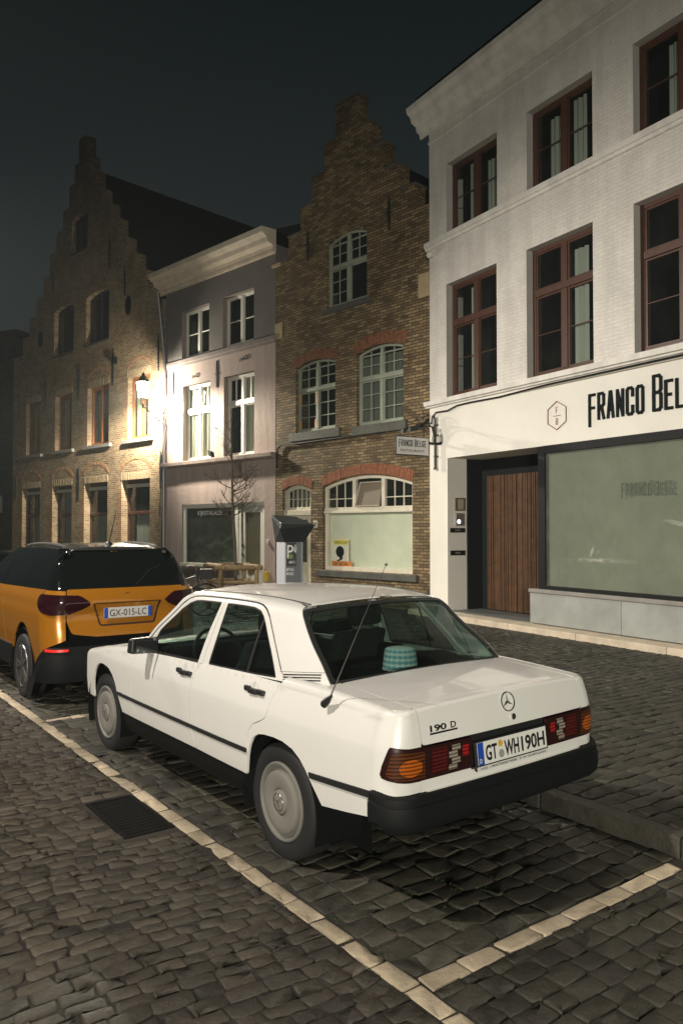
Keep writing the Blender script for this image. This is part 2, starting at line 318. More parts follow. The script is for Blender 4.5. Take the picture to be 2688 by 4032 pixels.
def window(root,o,y=.18,fm=None,cols=2,trans=None,mt=None,mbm=None,fw=.07,bar=.025,sill=None,smat=None,curt=None,cm=None,transw=.09,open_right=False,back=.9,mull=.08,pm=None,panes=True,shade=.55,label=None):
    x0,x1,z0,z1,rise=o; m=MB(); T=lambda x:top_of(o,min(max(x,x0),x1)); ya,yb=y-.03,y+.035
    m.box(x0,x0+fw,ya,yb,z0,T(x0+fw*.5)); m.box(x1-fw,x1,ya,yb,z0,T(x1-fw*.5)); m.box(x0+fw,x1-fw,ya,yb,z0,z0+fw*1.2)
    n=10 if rise else 1
    for i in range(n):
        a=x0+fw+(x1-x0-2*fw)*i/n; b=x0+fw+(x1-x0-2*fw)*(i+1)/n
        m.hexa([(a,ya,T(a)-fw),(b,ya,T(b)-fw),(b,yb,T(b)-fw),(a,yb,T(a)-fw)],[(a,ya,T(a)),(b,ya,T(b)),(b,yb,T(b)),(a,yb,T(a))])
    zt=None
    if trans: zt=z0+(z1-z0)*trans; m.box(x0+fw,x1-fw,ya-.025,yb+.002,zt-transw/2,zt+transw/2)
    W=(x1-x0-2*fw)/cols
    for c in range(1,cols):
        xc=x0+fw+W*c; m.box(xc-mull/2,xc+mull/2,ya-.012,yb+.001,z0+fw*1.2,(zt-transw/2) if zt else T(xc)-fw*.9)
        if zt: m.box(xc-mull/2,xc+mull/2,ya-.012,yb+.001,zt+transw/2,T(xc)-fw*.9)
    sash=.035
    for c in range(cols):
        a=x0+fw+W*c+(mull/2 if c else 0); b=x0+fw+W*(c+1)-(mull/2 if c<cols-1 else 0)
        secs=[(z0+fw*1.2,(zt-transw/2) if zt else None,mbm)]+([(zt+transw/2,None,mt)] if zt else [])
        for (za,zb,mm) in secs:
            tp=zb if zb else min(T(a),T(b))-fw
            for (p,q) in ((a,a+sash),(b-sash,b)): m.box(p,q,ya+.012,yb-.006,za+.001,tp-.001)
            m.box(a+sash,b-sash,ya+.012,yb-.006,za+.001,za+sash); m.box(a+sash,b-sash,ya+.012,yb-.006,tp-sash,tp-.001)
            if mm and not (open_right and c==cols-1 and za<zt):
                nx,nz=mm
                for i in range(1,nx):
                    x=a+(b-a)*i/nx; m.box(x-bar/2,x+bar/2,y-.012,y+.012,za+sash,(zb-sash) if zb else T(x)-fw)
                for i in range(1,nz):
                    z=za+(tp-za)*i/nz; m.box(a+sash,b-sash,y-.0135,y+.0135,z-bar/2,z+bar/2)
    wo=m.build('window',fm,root,bevel=.004,seg=1)
    if label: wo['label']=label
    if panes:
        p=outline(o,fw*.6); k=MB(); k.add([(a,y+.004,b) for a,b in p],[tuple(range(len(p)))]); k.build('pane',pm or GL,wo,fix=False)
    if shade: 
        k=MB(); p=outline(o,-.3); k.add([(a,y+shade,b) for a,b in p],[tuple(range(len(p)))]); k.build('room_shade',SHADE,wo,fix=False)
    if curt:
        k=MB()
        for i,(a,b,za,zb) in enumerate(curt): curtain_mb(k,x0+(x1-x0)*a,x0+(x1-x0)*b,z0+(z1-z0)*za,z0+(z1-z0)*zb,y+.062,seed=i)
        k.build('curtain',cm or CURT,wo,smooth=True)
    if sill:
        so,sh,sd=sill; k=MB(); k.box(x0-so,x1+so,-sd,y-.031,z0-sh,z0-.001); k.build('sill',smat,wo,bevel=.008)
    return wo
def profx(mb,prof,x0,x1):
    n=len(prof); mb.add([(x0,y,z) for y,z in prof]+[(x1,y,z) for y,z in prof],[tuple(range(n)),tuple(range(2*n-1,n-1,-1))]+[(i,i+n,(i+1)%n+n,(i+1)%n) for i in range(n)])
# ---- white building -------------------------------------------------------
WHITE=brickmat('white_painted_brick',(.66,.635,.59),(.70,.675,.63),(.64,.615,.57),bw=.19,bh=.065,ms=.007,bump=.5,dist=.018,vari=.14,msm=.6,streak=.11)
WPL=mat('white_plaster',(.70,.68,.62),.8,var=.06,varscale=1.1,bump=(9,.14))
WTRIM=mat('white_stone_trim',(.68,.66,.61),.75,streak=.15,bump=(14,.3))
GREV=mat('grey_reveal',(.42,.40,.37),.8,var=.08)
WOOD=mat('window_wood',(.075,.032,.020),.45,var=.2,varscale=8,coat=.2)
BLACK=mat('black_metal',(.007,.008,.009),.6,spec=.2)
root=broot(FW,'white_building','white painted brick corner building with brown cross windows above a restaurant front','building')
xL,zLo=0,4.5; OP=[(.575,2.105,4.56,6.95,0),(2.905,4.44,4.56,6.95,0),(5.25,6.80,4.56,6.95,0),(7.6,9.15,4.56,6.95,0),
 (.59,2.13,8.01,9.51,0),(2.925,4.45,8.01,9.51,0),(5.26,6.81,8.01,9.51,0),(7.6,9.15,8.01,9.51,0)]
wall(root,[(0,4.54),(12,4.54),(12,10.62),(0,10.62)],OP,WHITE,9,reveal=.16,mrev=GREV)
b=MB(); v,t,_=cdt([(0,0),(.6,0),(.6,3.29),(12,3.29),(12,4.53),(0,4.53)]); b.add([(a,-.004,c) for a,c in v],t)
b.add([(0,-.004,0),(0,-.004,4.53),(0,9,4.53),(0,9,0)],[(0,1,2,3)]); b.add([(.6,-.004,0),(.6,.51,0),(.6,.51,3.29),(.6,-.004,3.29)],[(0,1,2,3)])
b.add([(.6,-.004,3.29),(12,-.004,3.29),(12,.9,3.29),(.6,.9,3.29)],[(0,1,2,3)]); b.add([(12,0,0),(12,9,0),(12,9,4.5),(12,0,4.5)],[(0,1,2,3)]); b.add([(0,9,0),(12,9,0),(12,9,4.5),(0,9,4.5)],[(0,1,2,3)])
b.build('shopfront_wall',WPL,root)
# top cornice, string courses
b=MB(); Z=10.50
profx(b,[(0.0,Z-.10),(-.04,Z-.10),(-.06,Z),(-.13,Z+.03),(-.16,Z+.14),(-.28,Z+.20),(-.31,Z+.31),(-.40,Z+.37),(-.42,Z+.48),(-.36,Z+.49),(0,Z+.58)],-.28,12)
b.build('cornice',WTRIM,root,bevel=.006)
b=MB(); profx(b,[(0,7.83),(-.045,7.84),(-.055,7.89),(-.09,7.90),(-.095,8.0),(0,8.012)],-.09,12); b.build('string_course',WTRIM,root,bevel=.005)
b=MB(); profx(b,[(0,4.40),(-.05,4.41),(-.06,4.44),(-.10,4.45),(-.105,4.545),(0,4.56)],-.10,12); b.build('string_course',WTRIM,root,bevel=.005)
b=MB(); profx(b,[(0,10.17),(-.02,10.18),(-.02,10.22),(0,10.23)],-.02,12); b.build('string_course',WHITE,root)
# roof
SLATE=mat('dark_roof_tiles',(.022,.024,.026),.8,spec=.2,bump=(20,.5)); 
b=MB(); b.hexa([(-.1,-.3,11.15),(12,-.3,11.15),(12,9,11.15),(-.1,9,11.15)],[(-.1,3.8,13.6),(12,3.8,13.6),(12,5,13.6),(-.1,5,13.6)]); b.build('roof',SLATE,root)
for i,o in enumerate(OP):
    lo=i<4
    curt=[[(.34,.47,0,.93)],[(.40,.50,.02,.9),(.58,.80,.02,.9),(.86,1,.02,.97)],[(.42,.98,.02,.92)],[(.1,.9,.02,.9)]][i] if lo else [[(.3,.47,.05,.9),(.66,.98,.05,.8)],[(.22,.48,.03,.84),(.6,.78,.03,.9)],[(.3,.9,.03,.86)],[(.1,.5,.03,.9)]][i-4]
    window(root,o,y=.19,fm=WOOD,cols=2,trans=.655 if lo else None,fw=.075,mull=.12,transw=.12,mbm=(1,2) if lo else (1,2),bar=.018,curt=curt)
# lettering and emblem of the restaurant
INK=mat('sign_ink',(.010,.014,.015),.9,spec=.1); BRONZE=mat('bronze_red',(.20,.065,.04),.5)
b=MB(); ex=stroke_text(b,'FRANCO BELGE',4.335,3.60,.46,.150,.038,.047,y=-.004,t=.02,big={7:1.24},drop={0:.10}); b.build('lettering',INK,root)
b=MB(); hx=[(3.63,4.045),(3.84,3.925),(3.84,3.675),(3.63,3.545),(3.42,3.67),(3.42,3.92)]
for i in range(6):
    a,c=hx[i],hx[(i+1)%6]; b.beam((a[0],-.008-.0004*i,a[1]),(c[0],-.008-.0004*i,c[1]),.012,.018,up=(0,1,0))
stroke_text(b,'F',3.602,3.835,.115,.05,.02,.011,y=-.004,t=.006); stroke_text(b,'B',3.602,3.635,.115,.05,.02,.011,y=-.004,t=.006)
b.box(3.55,3.71,-.011,-.004,3.786,3.797); b.build('emblem',BRONZE,root)
# recessed entrance: dark panel, slatted wooden door, ceiling
YR=.50; DARKP=mat('dark_grey_panel',(.008,.011,.012),.7,spec=.2)
lxp=FW.hit(1834,2300,YR)[0]; lxd=FW.hit(1922,2300,.9)[0]; lxe=FW.hit(2122,2300,.9)[0]
b=MB(); b.box(.6,3.35,.90,.95,.1,3.29); b.box(.6,.64,.511,.9,.1,3.29); b.box(3.20,3.34,.03,.9,.1,3.29); b.build('entrance_panel',DARKP,root)
SLAT=mat('slatted_oak',(.095,.045,.02),.55,var=.35,varscale=6,bump=(40,.3))
b=MB(); x=lxd; random.seed(3)
while x<lxe+.02:
    ww=random.choice([.022,.03,.038]); dp=random.uniform(.012,.045); b.box(x,x+ww,.9-dp,.899,.13,2.93); x+=ww+.010
b.build('entrance_door',SLAT,root,bevel=.002,seg=1)
b=MB(); b.box(.602,12,.0,.88,.10,.112); b.build('entrance_floor',mat('bluestone',(.13,.135,.13),.6,var=.2,bump=(12,.2)),root)
# shop window with black frame over a bluestone plinth
x1=12.; zf0,zf1=.74,3.285
b=MB(); b.box(3.19,3.35,-.03,.05,zf0,zf1); b.box(3.35,x1,-.03,.05,3.15,zf1); b.box(3.35,x1,-.03,.05,zf0,.80); b.box(7.9,7.98,-.03,.05,.8,3.15); fr=b.build('shop_window',BLACK,root,bevel=.004)
MILK=glass('milky_shop_glass',(.55,.58,.52),1.5,.015,dust=.16,dustcol=(.34,.365,.32))
b=MB(); b.add([(3.35,.0,.8),(x1,.0,.8),(x1,.0,3.15),(3.35,.0,3.15)],[(0,1,2,3)]); b.build('pane',MILK,fr,fix=False)
SCR=mat('frosted_blind',(.50,.515,.45),.7,var=.16,varscale=.7)
b=MB(); curtain_mb(b,3.3,x1,.8,3.2,.07,amp=.004,freq=1.1); b.build('blind',SCR,fr,smooth=True)
b=MB(); xa,za=FW.hit(2451,1962,.03); xb,zb=FW.hit(2656,1900,.03); LW=(xb-xa-.2)/11.6
stroke_text(b,'FRANCO BELGE',xa,FW.hit(2470,1950,.0)[1],.20,(xb-xa)/11.75*.80,(xb-xa)/11.75*.2,.022,y=-.001,t=.001,big={7:1.1},drop={0:.05}); b.build('lettering',mat('faded_ink',(.07,.09,.06),.7),fr)
BLUE=mat('bluestone_slab',(.27,.285,.27),.65,var=.2,varscale=1.6,bump=(10,.2))
b=MB(); b.box(3.02,5.00,-.07,.04,.122,.665); b.box(5.008,7.4,-.07,.04,.122,.665); b.box(7.408,12,-.07,.04,.122,.665); b.build('plinth',BLUE,root,bevel=.004)
b=MB(); b.box(3.0,12,-.10,.045,.667,.735); b.build('plinth_cap',mat('plinth_cap_stone',(.22,.21,.19),.6,var=.2),root,bevel=.01)
# things on the jamb of the entrance
def jamb(lo,hi,ztop,zbot): return lo,hi,ztop,zbot
def onjamb(px,py):                      # plane x=.6 : solve ly
    lo,hi=0,.6
    for _ in range(40):
        m_=(lo+hi)/2
        if FW.hit(px,py,m_)[0]>.6: lo=m_
        else: hi=m_
    return lo,FW.hit(px,py,lo)[1]
def jrect(p,q): 
    a,za=onjamb(*p); c,zc=onjamb(*q); return min(a,c),max(a,c),min(za,zc),max(za,zc)
b=MB(); y0,y1,z0,z1=jrect((1789,1960),(1830,2012)); b.box(.602,.625,y0,y1,z0,z1); nb=b.build('notice_case',mat('brass_plate',(.18,.16,.10),.4,metal=.4),root,bevel=.004); b=MB(); b.box(.626,.629,y0+.07,y1-.07,z0+.03,z1-.03); b.build('notice_paper',mat('notice_paper',(.36,.32,.24),.8),nb)
b=MB(); y0,y1,z0,z1=jrect((1790,2021),(1825,2070)); b.box(.602,.635,y0,y1,z0,z1); ic=b.build('intercom',mat('steel',(.45,.46,.46),.35,metal=.9),root,bevel=.006)
b=MB(); a,za=onjamb(1802,2054); b.sphere((.632,a,za),.042,sc=(.35,1,1)); b.build('lit_button',mat('lit_button',(1,1,1),.4,emit=(.85,.95,1),es=6),ic,smooth=True)
for p,q in (((1771,2079),(1829,2097)),((1772,2168),(1830,2186))):
    b=MB(); y0,y1,z0,z1=jrect(p,q); b.box(.602,.618,y0,y1,z0,z1); ls=b.build('letter_slot',BLACK,root,bevel=.003); b=MB(); b.box(.619,.623,y0+(y1-y0)*.3,y1-(y1-y0)*.35,z0+(z1-z0)*.35,z1-(z1-z0)*.3); b.build('flap',mat('steel',(.5,.5,.5),.3,metal=.9),ls)
# small light fitting under the string course at the corner
b=MB(); b.sphere((.10,-.07,7.72),.085,sc=(1,.8,.9)); b.box(.05,.16,-.06,0,7.66,7.83); b.build('junction_box',WTRIM,root,smooth=True)
# the stone step along the front
b=MB(); xs=[-.2,1.3,2.85,4.42,6.1,7.9,9.8,12]
for i in range(len(xs)-1): b.box(xs[i]+.004,xs[i+1]-.004,-.46,.89 if False else 0.0,-.05,.105)
st=b.build('stone_step',mat('pale_step_stone',(.50,.43,.33),.8,var=.22,varscale=3,bump=(18,.3)),None,bevel=.012); st.location=tuple(FW.o); st.rotation_euler=(0,0,FW.a-PI/2); tag(st,kind='structure')
# ---- brown brick gable house ------------------------------------------------
BRB=brickmat('brown_brick',(.125,.085,.046),(.33,.24,.13),(.062,.054,.038),bw=.215,bh=.069,ms=.010,bump=1.0,dist=.009,c3=(.22,.155,.08),vari=.45,msm=.35)
REDA=mat('red_arch_brick',(.24,.085,.038),.8,var=.45,varscale=14,bump=(40,.4))
BST=mat('weathered_sandstone',(.42,.33,.20),.8,var=.2,bump=(15,.3)); SILLM=mat('dark_bluestone_sill',(.085,.085,.072),.75,var=.3,bump=(14,.4))
root=broot(FB,'brown_brick_house','narrow dark brown brick house with a stepped gable and red brick arches')
BO=[(2.03,3.44,7.30,8.92,.16),(.85,2.35,4.30,5.98,.13),(3.095,4.585,4.26,5.98,.13),(1.885,4.85,.80,2.86,.24),(.31,1.44,.02,2.82,.14)]
C=2.75; steps=[(2.66,8.95),(2.2,9.5),(1.72,10.12),(1.28,10.78),(.82,11.45),(.38,12.3)]
pl=[(0,0),(5.36,0),(5.36,steps[0][1])]; z=steps[0][1]
for i,(h,zz) in enumerate(steps[1:]): pl+=[(C+h,z),(C+h,zz)]; z=zz
for i in range(len(steps)-1,0,-1): h,zz=steps[i]; pl+=[(C-h,zz),(C-h,steps[i-1][1])]
pl+=[(0,steps[0][1])]
wall(root,pl,BO,BRB,.36,reveal=.15)
b=MB(); b.add([(0,.3,0),(0,9,0),(0,9,8.9),(0,.3,8.9)],[(0,1,2,3)]); b.add([(5.36,.3,0),(5.36,9,0),(5.36,9,8.9),(5.36,.3,8.9)],[(0,1,2,3)]); b.add([(0,9,0),(5.36,9,0),(5.36,9,8.9),(0,9,8.9)],[(0,1,2,3)]); b.build('side_wall',BRB,root)
b=MB(); b.hexa([(-.02,.36,8.75),(5.38,.36,8.75),(5.38,9,8.75),(-.02,9,8.75)],[(C-.01,.36,11.35),(C+.01,.36,11.35),(C+.01,9,11.35),(C-.01,9,11.35)]); b.build('roof',SLATE,root)
CPM=mat('coping_stone',(.10,.09,.07),.8,var=.2)
for s in (-1,1):
    for i,(h,zz) in enumerate(steps): 
        if i==0 or (s==1 and i==len(steps)-1): continue
        b=MB(); b.box(C+s*h-.02 if s<0 else C+(steps[i+1][0] if i+1<len(steps) else 0)-.01, (C-(steps[i+1][0] if i+1<len(steps) else 0)+.01) if s<0 else C+h+.02, -.03-.001*i,.39,zz+.001,zz+.06+.001*(s+1)) if i<len(steps)-1 else b.box(C-h-.02,C+h+.02,-.03,.39,zz+.001,zz+.06)
        b.build('coping',CPM,root)
# red soldier arches above openings
def soldier(root,o,h,n,over=.12,m=None,y=-.012):
    x0,x1,z0,z1,rise=o; x0-=over; x1+=over; mb=MB(); c=(x0+x1)/2; hw=(x1-x0)/2
    Tz=lambda x: z1-.06*0+ (rise+.0)*(1-((x-c)/(hw))**2)
    for i in range(n):
        a=x0+(x1-x0)*i/n+.004; d=x0+(x1-x0)*(i+1)/n-.004; fa=(a-c)/hw*h*.22*(1 if rise>.1 else .5); fd=(d-c)/hw*h*.22*(1 if rise>.1 else .5)
        yy=y-random.uniform(0,.006)
        mb.hexa([(a,yy,Tz(a)+.004),(d,yy,Tz(d)+.004),(d,.02,Tz(d)+.004),(a,.02,Tz(a)+.004)],[(a+fa,yy,Tz(a)+h),(d+fd,yy,Tz(d)+h),(d+fd,.02,Tz(d)+h),(a+fa,.02,Tz(a)+h)])
    return mb.build('brick_arch',m or REDA,root,bevel=.004,seg=1)
DBR=mat('dark_red_brick',(.20,.085,.04),.85,var=.5,varscale=12,bump=(40,.4))
soldier(root,BO[3],.25,44,over=.0); soldier(root,BO[4],.23,17,over=.02); soldier(root,BO[1],.26,22,over=.06,m=DBR); soldier(root,BO[2],.28,22,over=.06,m=DBR); soldier(root,BO[0],.2,20,over=.05,m=BRB)
OLIVE=mat('grey_green_paint',(.30,.33,.26),.6,var=.12); CREAM=mat('cream_paint',(.66,.62,.50),.5,var=.1,varscale=5,bump=(30,.1))
window(root,BO[0],y=.12,fm=OLIVE,cols=2,trans=.62,mt=(2,2),mbm=(2,3),fw=.055,bar=.024,sill=(.14,.14,.06),smat=SILLM,open_right=True)
w1=window(root,BO[1],y=.12,fm=OLIVE,cols=2,trans=.645,mt=(2,2),mbm=(2,3),fw=.055,bar=.024,sill=(.2,.22,.07),smat=SILLM)
window(root,BO[2],y=.12,fm=OLIVE,cols=2,trans=.645,mt=(2,2),mbm=(2,3),fw=.055,bar=.024,sill=(.12,.22,.07),smat=SILLM,curt=[(.06,.94,.02,.95)],cm=mat('grey_net',(.17,.18,.155),.9))
b=MB()
for x,za,zb in ((.93,5.02,5.32),(1.52,5.02,5.32),(.93,4.40,4.62),(1.50,4.40,4.62)): b.box(x,x+.05,.083,.088,za,zb)
b.build('orange_tape',mat('orange_tape',(.75,.33,.05),.5),w1)
# shop window, parts in cream paint
o=BO[3]; T=lambda x:top_of(o,x); m=MB(); y=.14; fwid=.09; zt=2.30
m.box(o[0],o[0]+fwid,y-.05,y+.03,o[2],T(o[0]+.05)-.0); m.box(o[1]-fwid,o[1],y-.05,y+.03,o[2],T(o[1]-.05)); m.box(o[0]+fwid,o[1]-fwid,y-.05,y+.03,o[2],o[2]+.1)
for i in range(16):
    a=o[0]+fwid+(o[1]-o[0]-2*fwid)*i/16; c=o[0]+fwid+(o[1]-o[0]-2*fwid)*(i+1)/16
    m.hexa([(a,y-.05,T(a)-.085),(c,y-.05,T(c)-.085),(c,y+.03,T(c)-.085),(a,y+.03,T(a)-.085)],[(a,y-.05,T(a)),(c,y-.05,T(c)),(c,y+.03,T(c)),(a,y+.03,T(a))])
m.box(o[0]-.02,o[1],y-.10,y+.031,zt-.10,zt-.045); m.box(o[0]+.0,o[1],y-.07,y+.032,zt-.045,zt+.04)
xm=[2.86,3.82]
for x in xm: m.box(x,x+.11,y-.055,y+.029,zt+.04,T(x+.05)-.08)
for (a,c) in ((o[0]+fwid,xm[0]),(xm[1]+.11,o[1]-fwid)):
    for i in (1,2): x=a+(c-a)*i/3; m.box(x-.012,x+.012,y-.02,y+.01,zt+.04,T(x)-.08)
    m.box(a,c,y-.022,y+.012,zt+.24,zt+.264)
sw=m.build('shop_window',CREAM,root,bevel=.005)
k=MB(); p=outline(o,.05); k.add([(a,y+.0,z_) for a,z_ in p],[tuple(range(len(p)))]); k.build('pane',glass('clear_shop_glass',(.92,.94,.9),1.1,.02,dust=.04),sw,fix=False)
k=MB(); x0_,x1_=xm[0]+.14,xm[1]-.02; zb_=zt+.06; k.hexa([(x0_,y-.06,zb_),(x1_,y-.06,zb_),(x1_,y-.03,zb_),(x0_,y-.03,zb_)],[(x0_+.02,y-.02,zb_+.58),(x1_,y-.02,zb_+.58),(x1_,y+.01,zb_+.58),(x0_+.02,y+.01,zb_+.58)])
tl=MB(); tl.beam((x0_+.0,y-.10,zb_),(x0_+.10,y-.26+.24,zb_+.56),.04,.03); tl.beam((x0_+.10,y-.02,zb_+.56),(x1_,y-.02,zb_+.56),.04,.03); tl.beam((x0_,y-.10,zb_),(x1_,y-.10,zb_),.035,.03); ts=tl.build('tilted_fanlight',mat('brown_grey_paint',(.40,.35,.28),.6),sw)
k=MB(); k.add([(x0_,y-.09,zb_),(x1_,y-.09,zb_),(x1_,y-.01,zb_+.55),(x0_+.1,y-.01,zb_+.55)],[(0,1,2,3)]); k.build('fanlight_panel',mat('brown_panel',(.17,.14,.10),.6),sw,fix=False)
k=MB(); k.add([(o[0],y+.05,.8),(o[1],y+.05,.8),(o[1],y+.05,zt-.02),(o[0],y+.05,zt-.02)],[(0,1,2,3)]); k.build('whitewashed_screen',mat('pale_green_screen',(.74,.77,.64),.8,var=.10,varscale=1.2),sw,fix=False)
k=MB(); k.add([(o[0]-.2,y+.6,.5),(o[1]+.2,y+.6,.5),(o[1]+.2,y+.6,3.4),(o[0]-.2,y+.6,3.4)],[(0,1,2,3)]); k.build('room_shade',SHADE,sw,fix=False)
b=MB(); b.box(1.74,5.02,-.10,.09,.64,.795); b.build('sill',SILLM,sw,bevel=.012)
# door
o=BO[4]; dr=MB(); y=.13; T=lambda x:top_of(o,x)
dr.box(o[0],o[0]+.13,y-.04,y+.03,.02,T(o[0]+.08)); dr.box(o[1]-.13,o[1],y-.04,y+.03,.02,T(o[1]-.08)); dr.box(o[0]-.02,o[1],y-.10,y+.031,2.17,2.30); dr.box(o[0]+.13,o[1]-.13,y-.04,y+.03,2.301,2.38)
for i in range(8):
    a=o[0]+.13+(o[1]-o[0]-.26)*i/8; c=o[0]+.13+(o[1]-o[0]-.26)*(i+1)/8
    dr.hexa([(a,y-.04,T(a)-.11),(c,y-.04,T(c)-.11),(c,y+.03,T(c)-.11),(a,y+.03,T(a)-.11)],[(a,y-.04,T(a)),(c,y-.04,T(c)),(c,y+.03,T(c)),(a,y+.03,T(a))])
for i in (1,2,3,4): x=o[0]+.13+(o[1]-o[0]-.26)*i/5; dr.box(x-.01,x+.01,y-.02,y+.01,2.38,T(x)-.1)
dr.box(o[0]+.13,o[1]-.13,y-.021,y+.012,2.58,2.6)
dr.box(o[0]+.13,o[0]+.25,y-.03,y+.02,.1,2.168); dr.box(o[1]-.25,o[1]-.13,y-.03,y+.02,.1,2.168); dr.box(o[0]+.25,o[1]-.25,y-.03,y+.02,2.05,2.168); dr.box(o[0]+.25,o[1]-.25,y-.02,y+.02,.1,.95)
d=dr.build('door',CREAM,root,bevel=.005)
k=MB(); k.add([(o[0]+.2,y,.9),(o[1]-.2,y,.9),(o[1]-.2,y,2.9),(o[0]+.2,y,2.9)],[(0,1,2,3)]); k.build('pane',GL,d,fix=False)
k=MB(); k.add([(o[0]+.2,y+.14,.9),(o[1]-.2,y+.14,.9),(o[1]-.2,y+.14,2.9),(o[0]+.2,y+.14,2.9)],[(0,1,2,3)]); k.build('door_curtain',mat('dull_net',(.30,.28,.22),.9),d,fix=False)
k=MB(); k.box(o[0]+.0,o[1]+.1,-.25,.1,.0,.14); k.build('doorstep',SILLM,d,bevel=.01)
# stone blocks, anchors, number plate
for q_ in ((5.04,5.37,-.02,.05,6.92,7.45),(-.01,.30,-.02,.05,6.90,7.32),(-.12,.22,-.05,.3,8.86,8.95)): b=MB(); b.box(*q_); b.build('stone_block',BST,root,bevel=.01)
IRON=mat('wall_anchor_iron',(.012,.014,.015),.6)
def anchor(root,x,z0,z1,w=.05,knob=True):
    k=MB(); z=(z0+z1)/2; k.prism([(x-w*.2,z0),(x+w*.2,z0),(x+w*.5,z0+(z1-z0)*.3),(x+w*.5,z1-(z1-z0)*.25),(x,z1),(x-w*.5,z1-(z1-z0)*.25),(x-w*.5,z0+(z1-z0)*.3)],-.035,-.001)
    if knob: k.box(x-w*.9,x+w*.9,-.045,-.002,z-.03,z+.03)
    return k.build('wall_anchor',IRON,root,bevel=.004,seg=1)
anchor(root,4.17,8.7,9.5,.07); anchor(root,1.33,8.7,9.5,.07)
b=MB(); b.box(1.56,1.72,-.03,-.002,1.84,2.02); np_=b.build('number_plate',mat('enamel',(.62,.58,.48),.35),root,bevel=.02)
b,_=text_mb('107',1.64,1.885,.085,w=.10,align='CENTER',y=-.031); b.build('digits',mat('dark_olive_ink',(.10,.08,.05),.6),np_,fix=False)
b=MB(); zz=4.0; pts=[(-.1,-.05,3.95),(1.0,-.06,4.0),(2.2,-.06,4.06),(3.4,-.06,4.03),(4.4,-.07,4.0),(5.3,-.2,4.02)]
# poster in the window of the empty shop
def poster():
    k=MB(); xa,za=FB.hit(1305,2120,.11); xb,zb=FB.hit(1372,2233,.11); y=.112
    r=MB(); r.box(xa,xb,y,y+.004,zb,za); o=r.build('sale_poster',mat('poster_white',(.60,.60,.48),.6),None); o.location=tuple(FB.o); o.rotation_euler=(0,0,FB.a-PI/2)
    tag(o,'white, yellow and orange sale poster with a big black comma in the shop window','poster')
    W=xb-xa; Hh=za-zb
    r=MB(); r.box(xa+W*.1,xb-W*.02,y-.003,y-.0005,za-Hh*.22,za-Hh*.04); r.build('yellow_band',mat('poster_yellow',(.62,.58,.12),.6),o)
    r,_=text_mb('VERKOCHT',xa+W*.56,za-Hh*.19,Hh*.10,w=W*.82,align='CENTER',y=y-.004,t=.001); r.build('lettering',INK,o,fix=False)
    r=MB(); c=(xa+W*.5,za-Hh*.47); P=[(c[0]+W*.24*math.cos(t),c[1]+Hh*.20*math.sin(t)) for t in np.linspace(-.9,PI*1.45,22)]
    P+=[(c[0]-W*.05,c[1]-Hh*.29),(c[0]-W*.20,c[1]-Hh*.33),(c[0]-W*.20,c[1]-Hh*.31),(c[0]+W*.02,c[1]-Hh*.22)]
    v_,t_,_l=cdt([(float(a),float(b_)) for a,b_ in P][:22]); r.add([(a,y-.003,b_) for a,b_ in v_],t_)
    r.add([(c[0]+W*.16,y-.0035,c[1]-Hh*.10),(c[0]-W*.02,y-.0035,c[1]-Hh*.16),(c[0]-W*.02,y-.0035,c[1]-Hh*.26),(c[0]-W*.2,y-.0035,c[1]-Hh*.31),(c[0]-W*.1,y-.0035,c[1]-Hh*.34),(c[0]+W*.15,y-.0035,c[1]-Hh*.26)],[(0,1,2,3,4,5)])
    r.build('comma_mark',INK,o,fix=False)
    r=MB(); r.box(xa,xb+.12,y-.003,y-.0004,zb-.01,zb+Hh*.20); r.build('orange_band',mat('poster_orange',(.52,.20,.05),.6),o)
    r,_=text_mb('20 10 19',xa+W*.52,zb+Hh*.04,Hh*.11,w=W*.8,align='CENTER',y=y-.004,t=.001); r.build('digits',INK,o,fix=False)
poster()
# ---- pink plaster house --------------------------------------------------------
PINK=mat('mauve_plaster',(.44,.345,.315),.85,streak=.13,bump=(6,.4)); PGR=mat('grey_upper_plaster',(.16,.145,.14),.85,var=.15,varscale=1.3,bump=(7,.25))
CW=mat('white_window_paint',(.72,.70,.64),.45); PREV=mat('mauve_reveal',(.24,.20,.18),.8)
root=broot(FP,'mauve_plaster_house','mauve plastered house with white framed windows and a pale moulded cornice')
PO=[(.90,2.31,7.06,8.53,0),(2.98,4.40,7.06,8.53,0),(.965,2.385,3.88,6.21,0),(3.04,4.425,3.88,6.21,0),(.95,4.87,0.02,2.56,0)]
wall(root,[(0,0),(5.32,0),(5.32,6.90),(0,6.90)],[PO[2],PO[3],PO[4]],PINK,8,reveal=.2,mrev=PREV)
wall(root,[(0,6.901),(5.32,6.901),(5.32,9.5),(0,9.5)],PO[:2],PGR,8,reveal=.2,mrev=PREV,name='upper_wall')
b=MB(); Z=9.25; profx(b,[(0,Z),(-.06,Z),(-.07,Z+.10),(-.12,Z+.11),(-.13,Z+.2),(-.30,Z+.24),(-.34,Z+.36),(-.50,Z+.46),(-.52,Z+.60),(-.45,Z+.61),(0,Z+.64)],-.25,5.34)
b.build('cornice',mat('pale_cornice_paint',(.66,.58,.47),.7,var=.15,varscale=3,bump=(10,.2)),root,bevel=.006)
b=MB()
x=-.1
while x<5.3: b.box(x,x+.045,-.115,-.075,Z+.02,Z+.09); x+=.09
b.build('dentil_band',mat('pale_cornice_paint',(.6,.5,.4),.7),root)
b=MB(); profx(b,[(0,6.83),(-.03,6.84),(-.03,6.90),(-.05,6.92),(-.05,7.03),(0,7.055)],-.0,5.32); b.build('string_course',mat('mauve_grey_band',(.24,.20,.19),.8,var=.15),root)
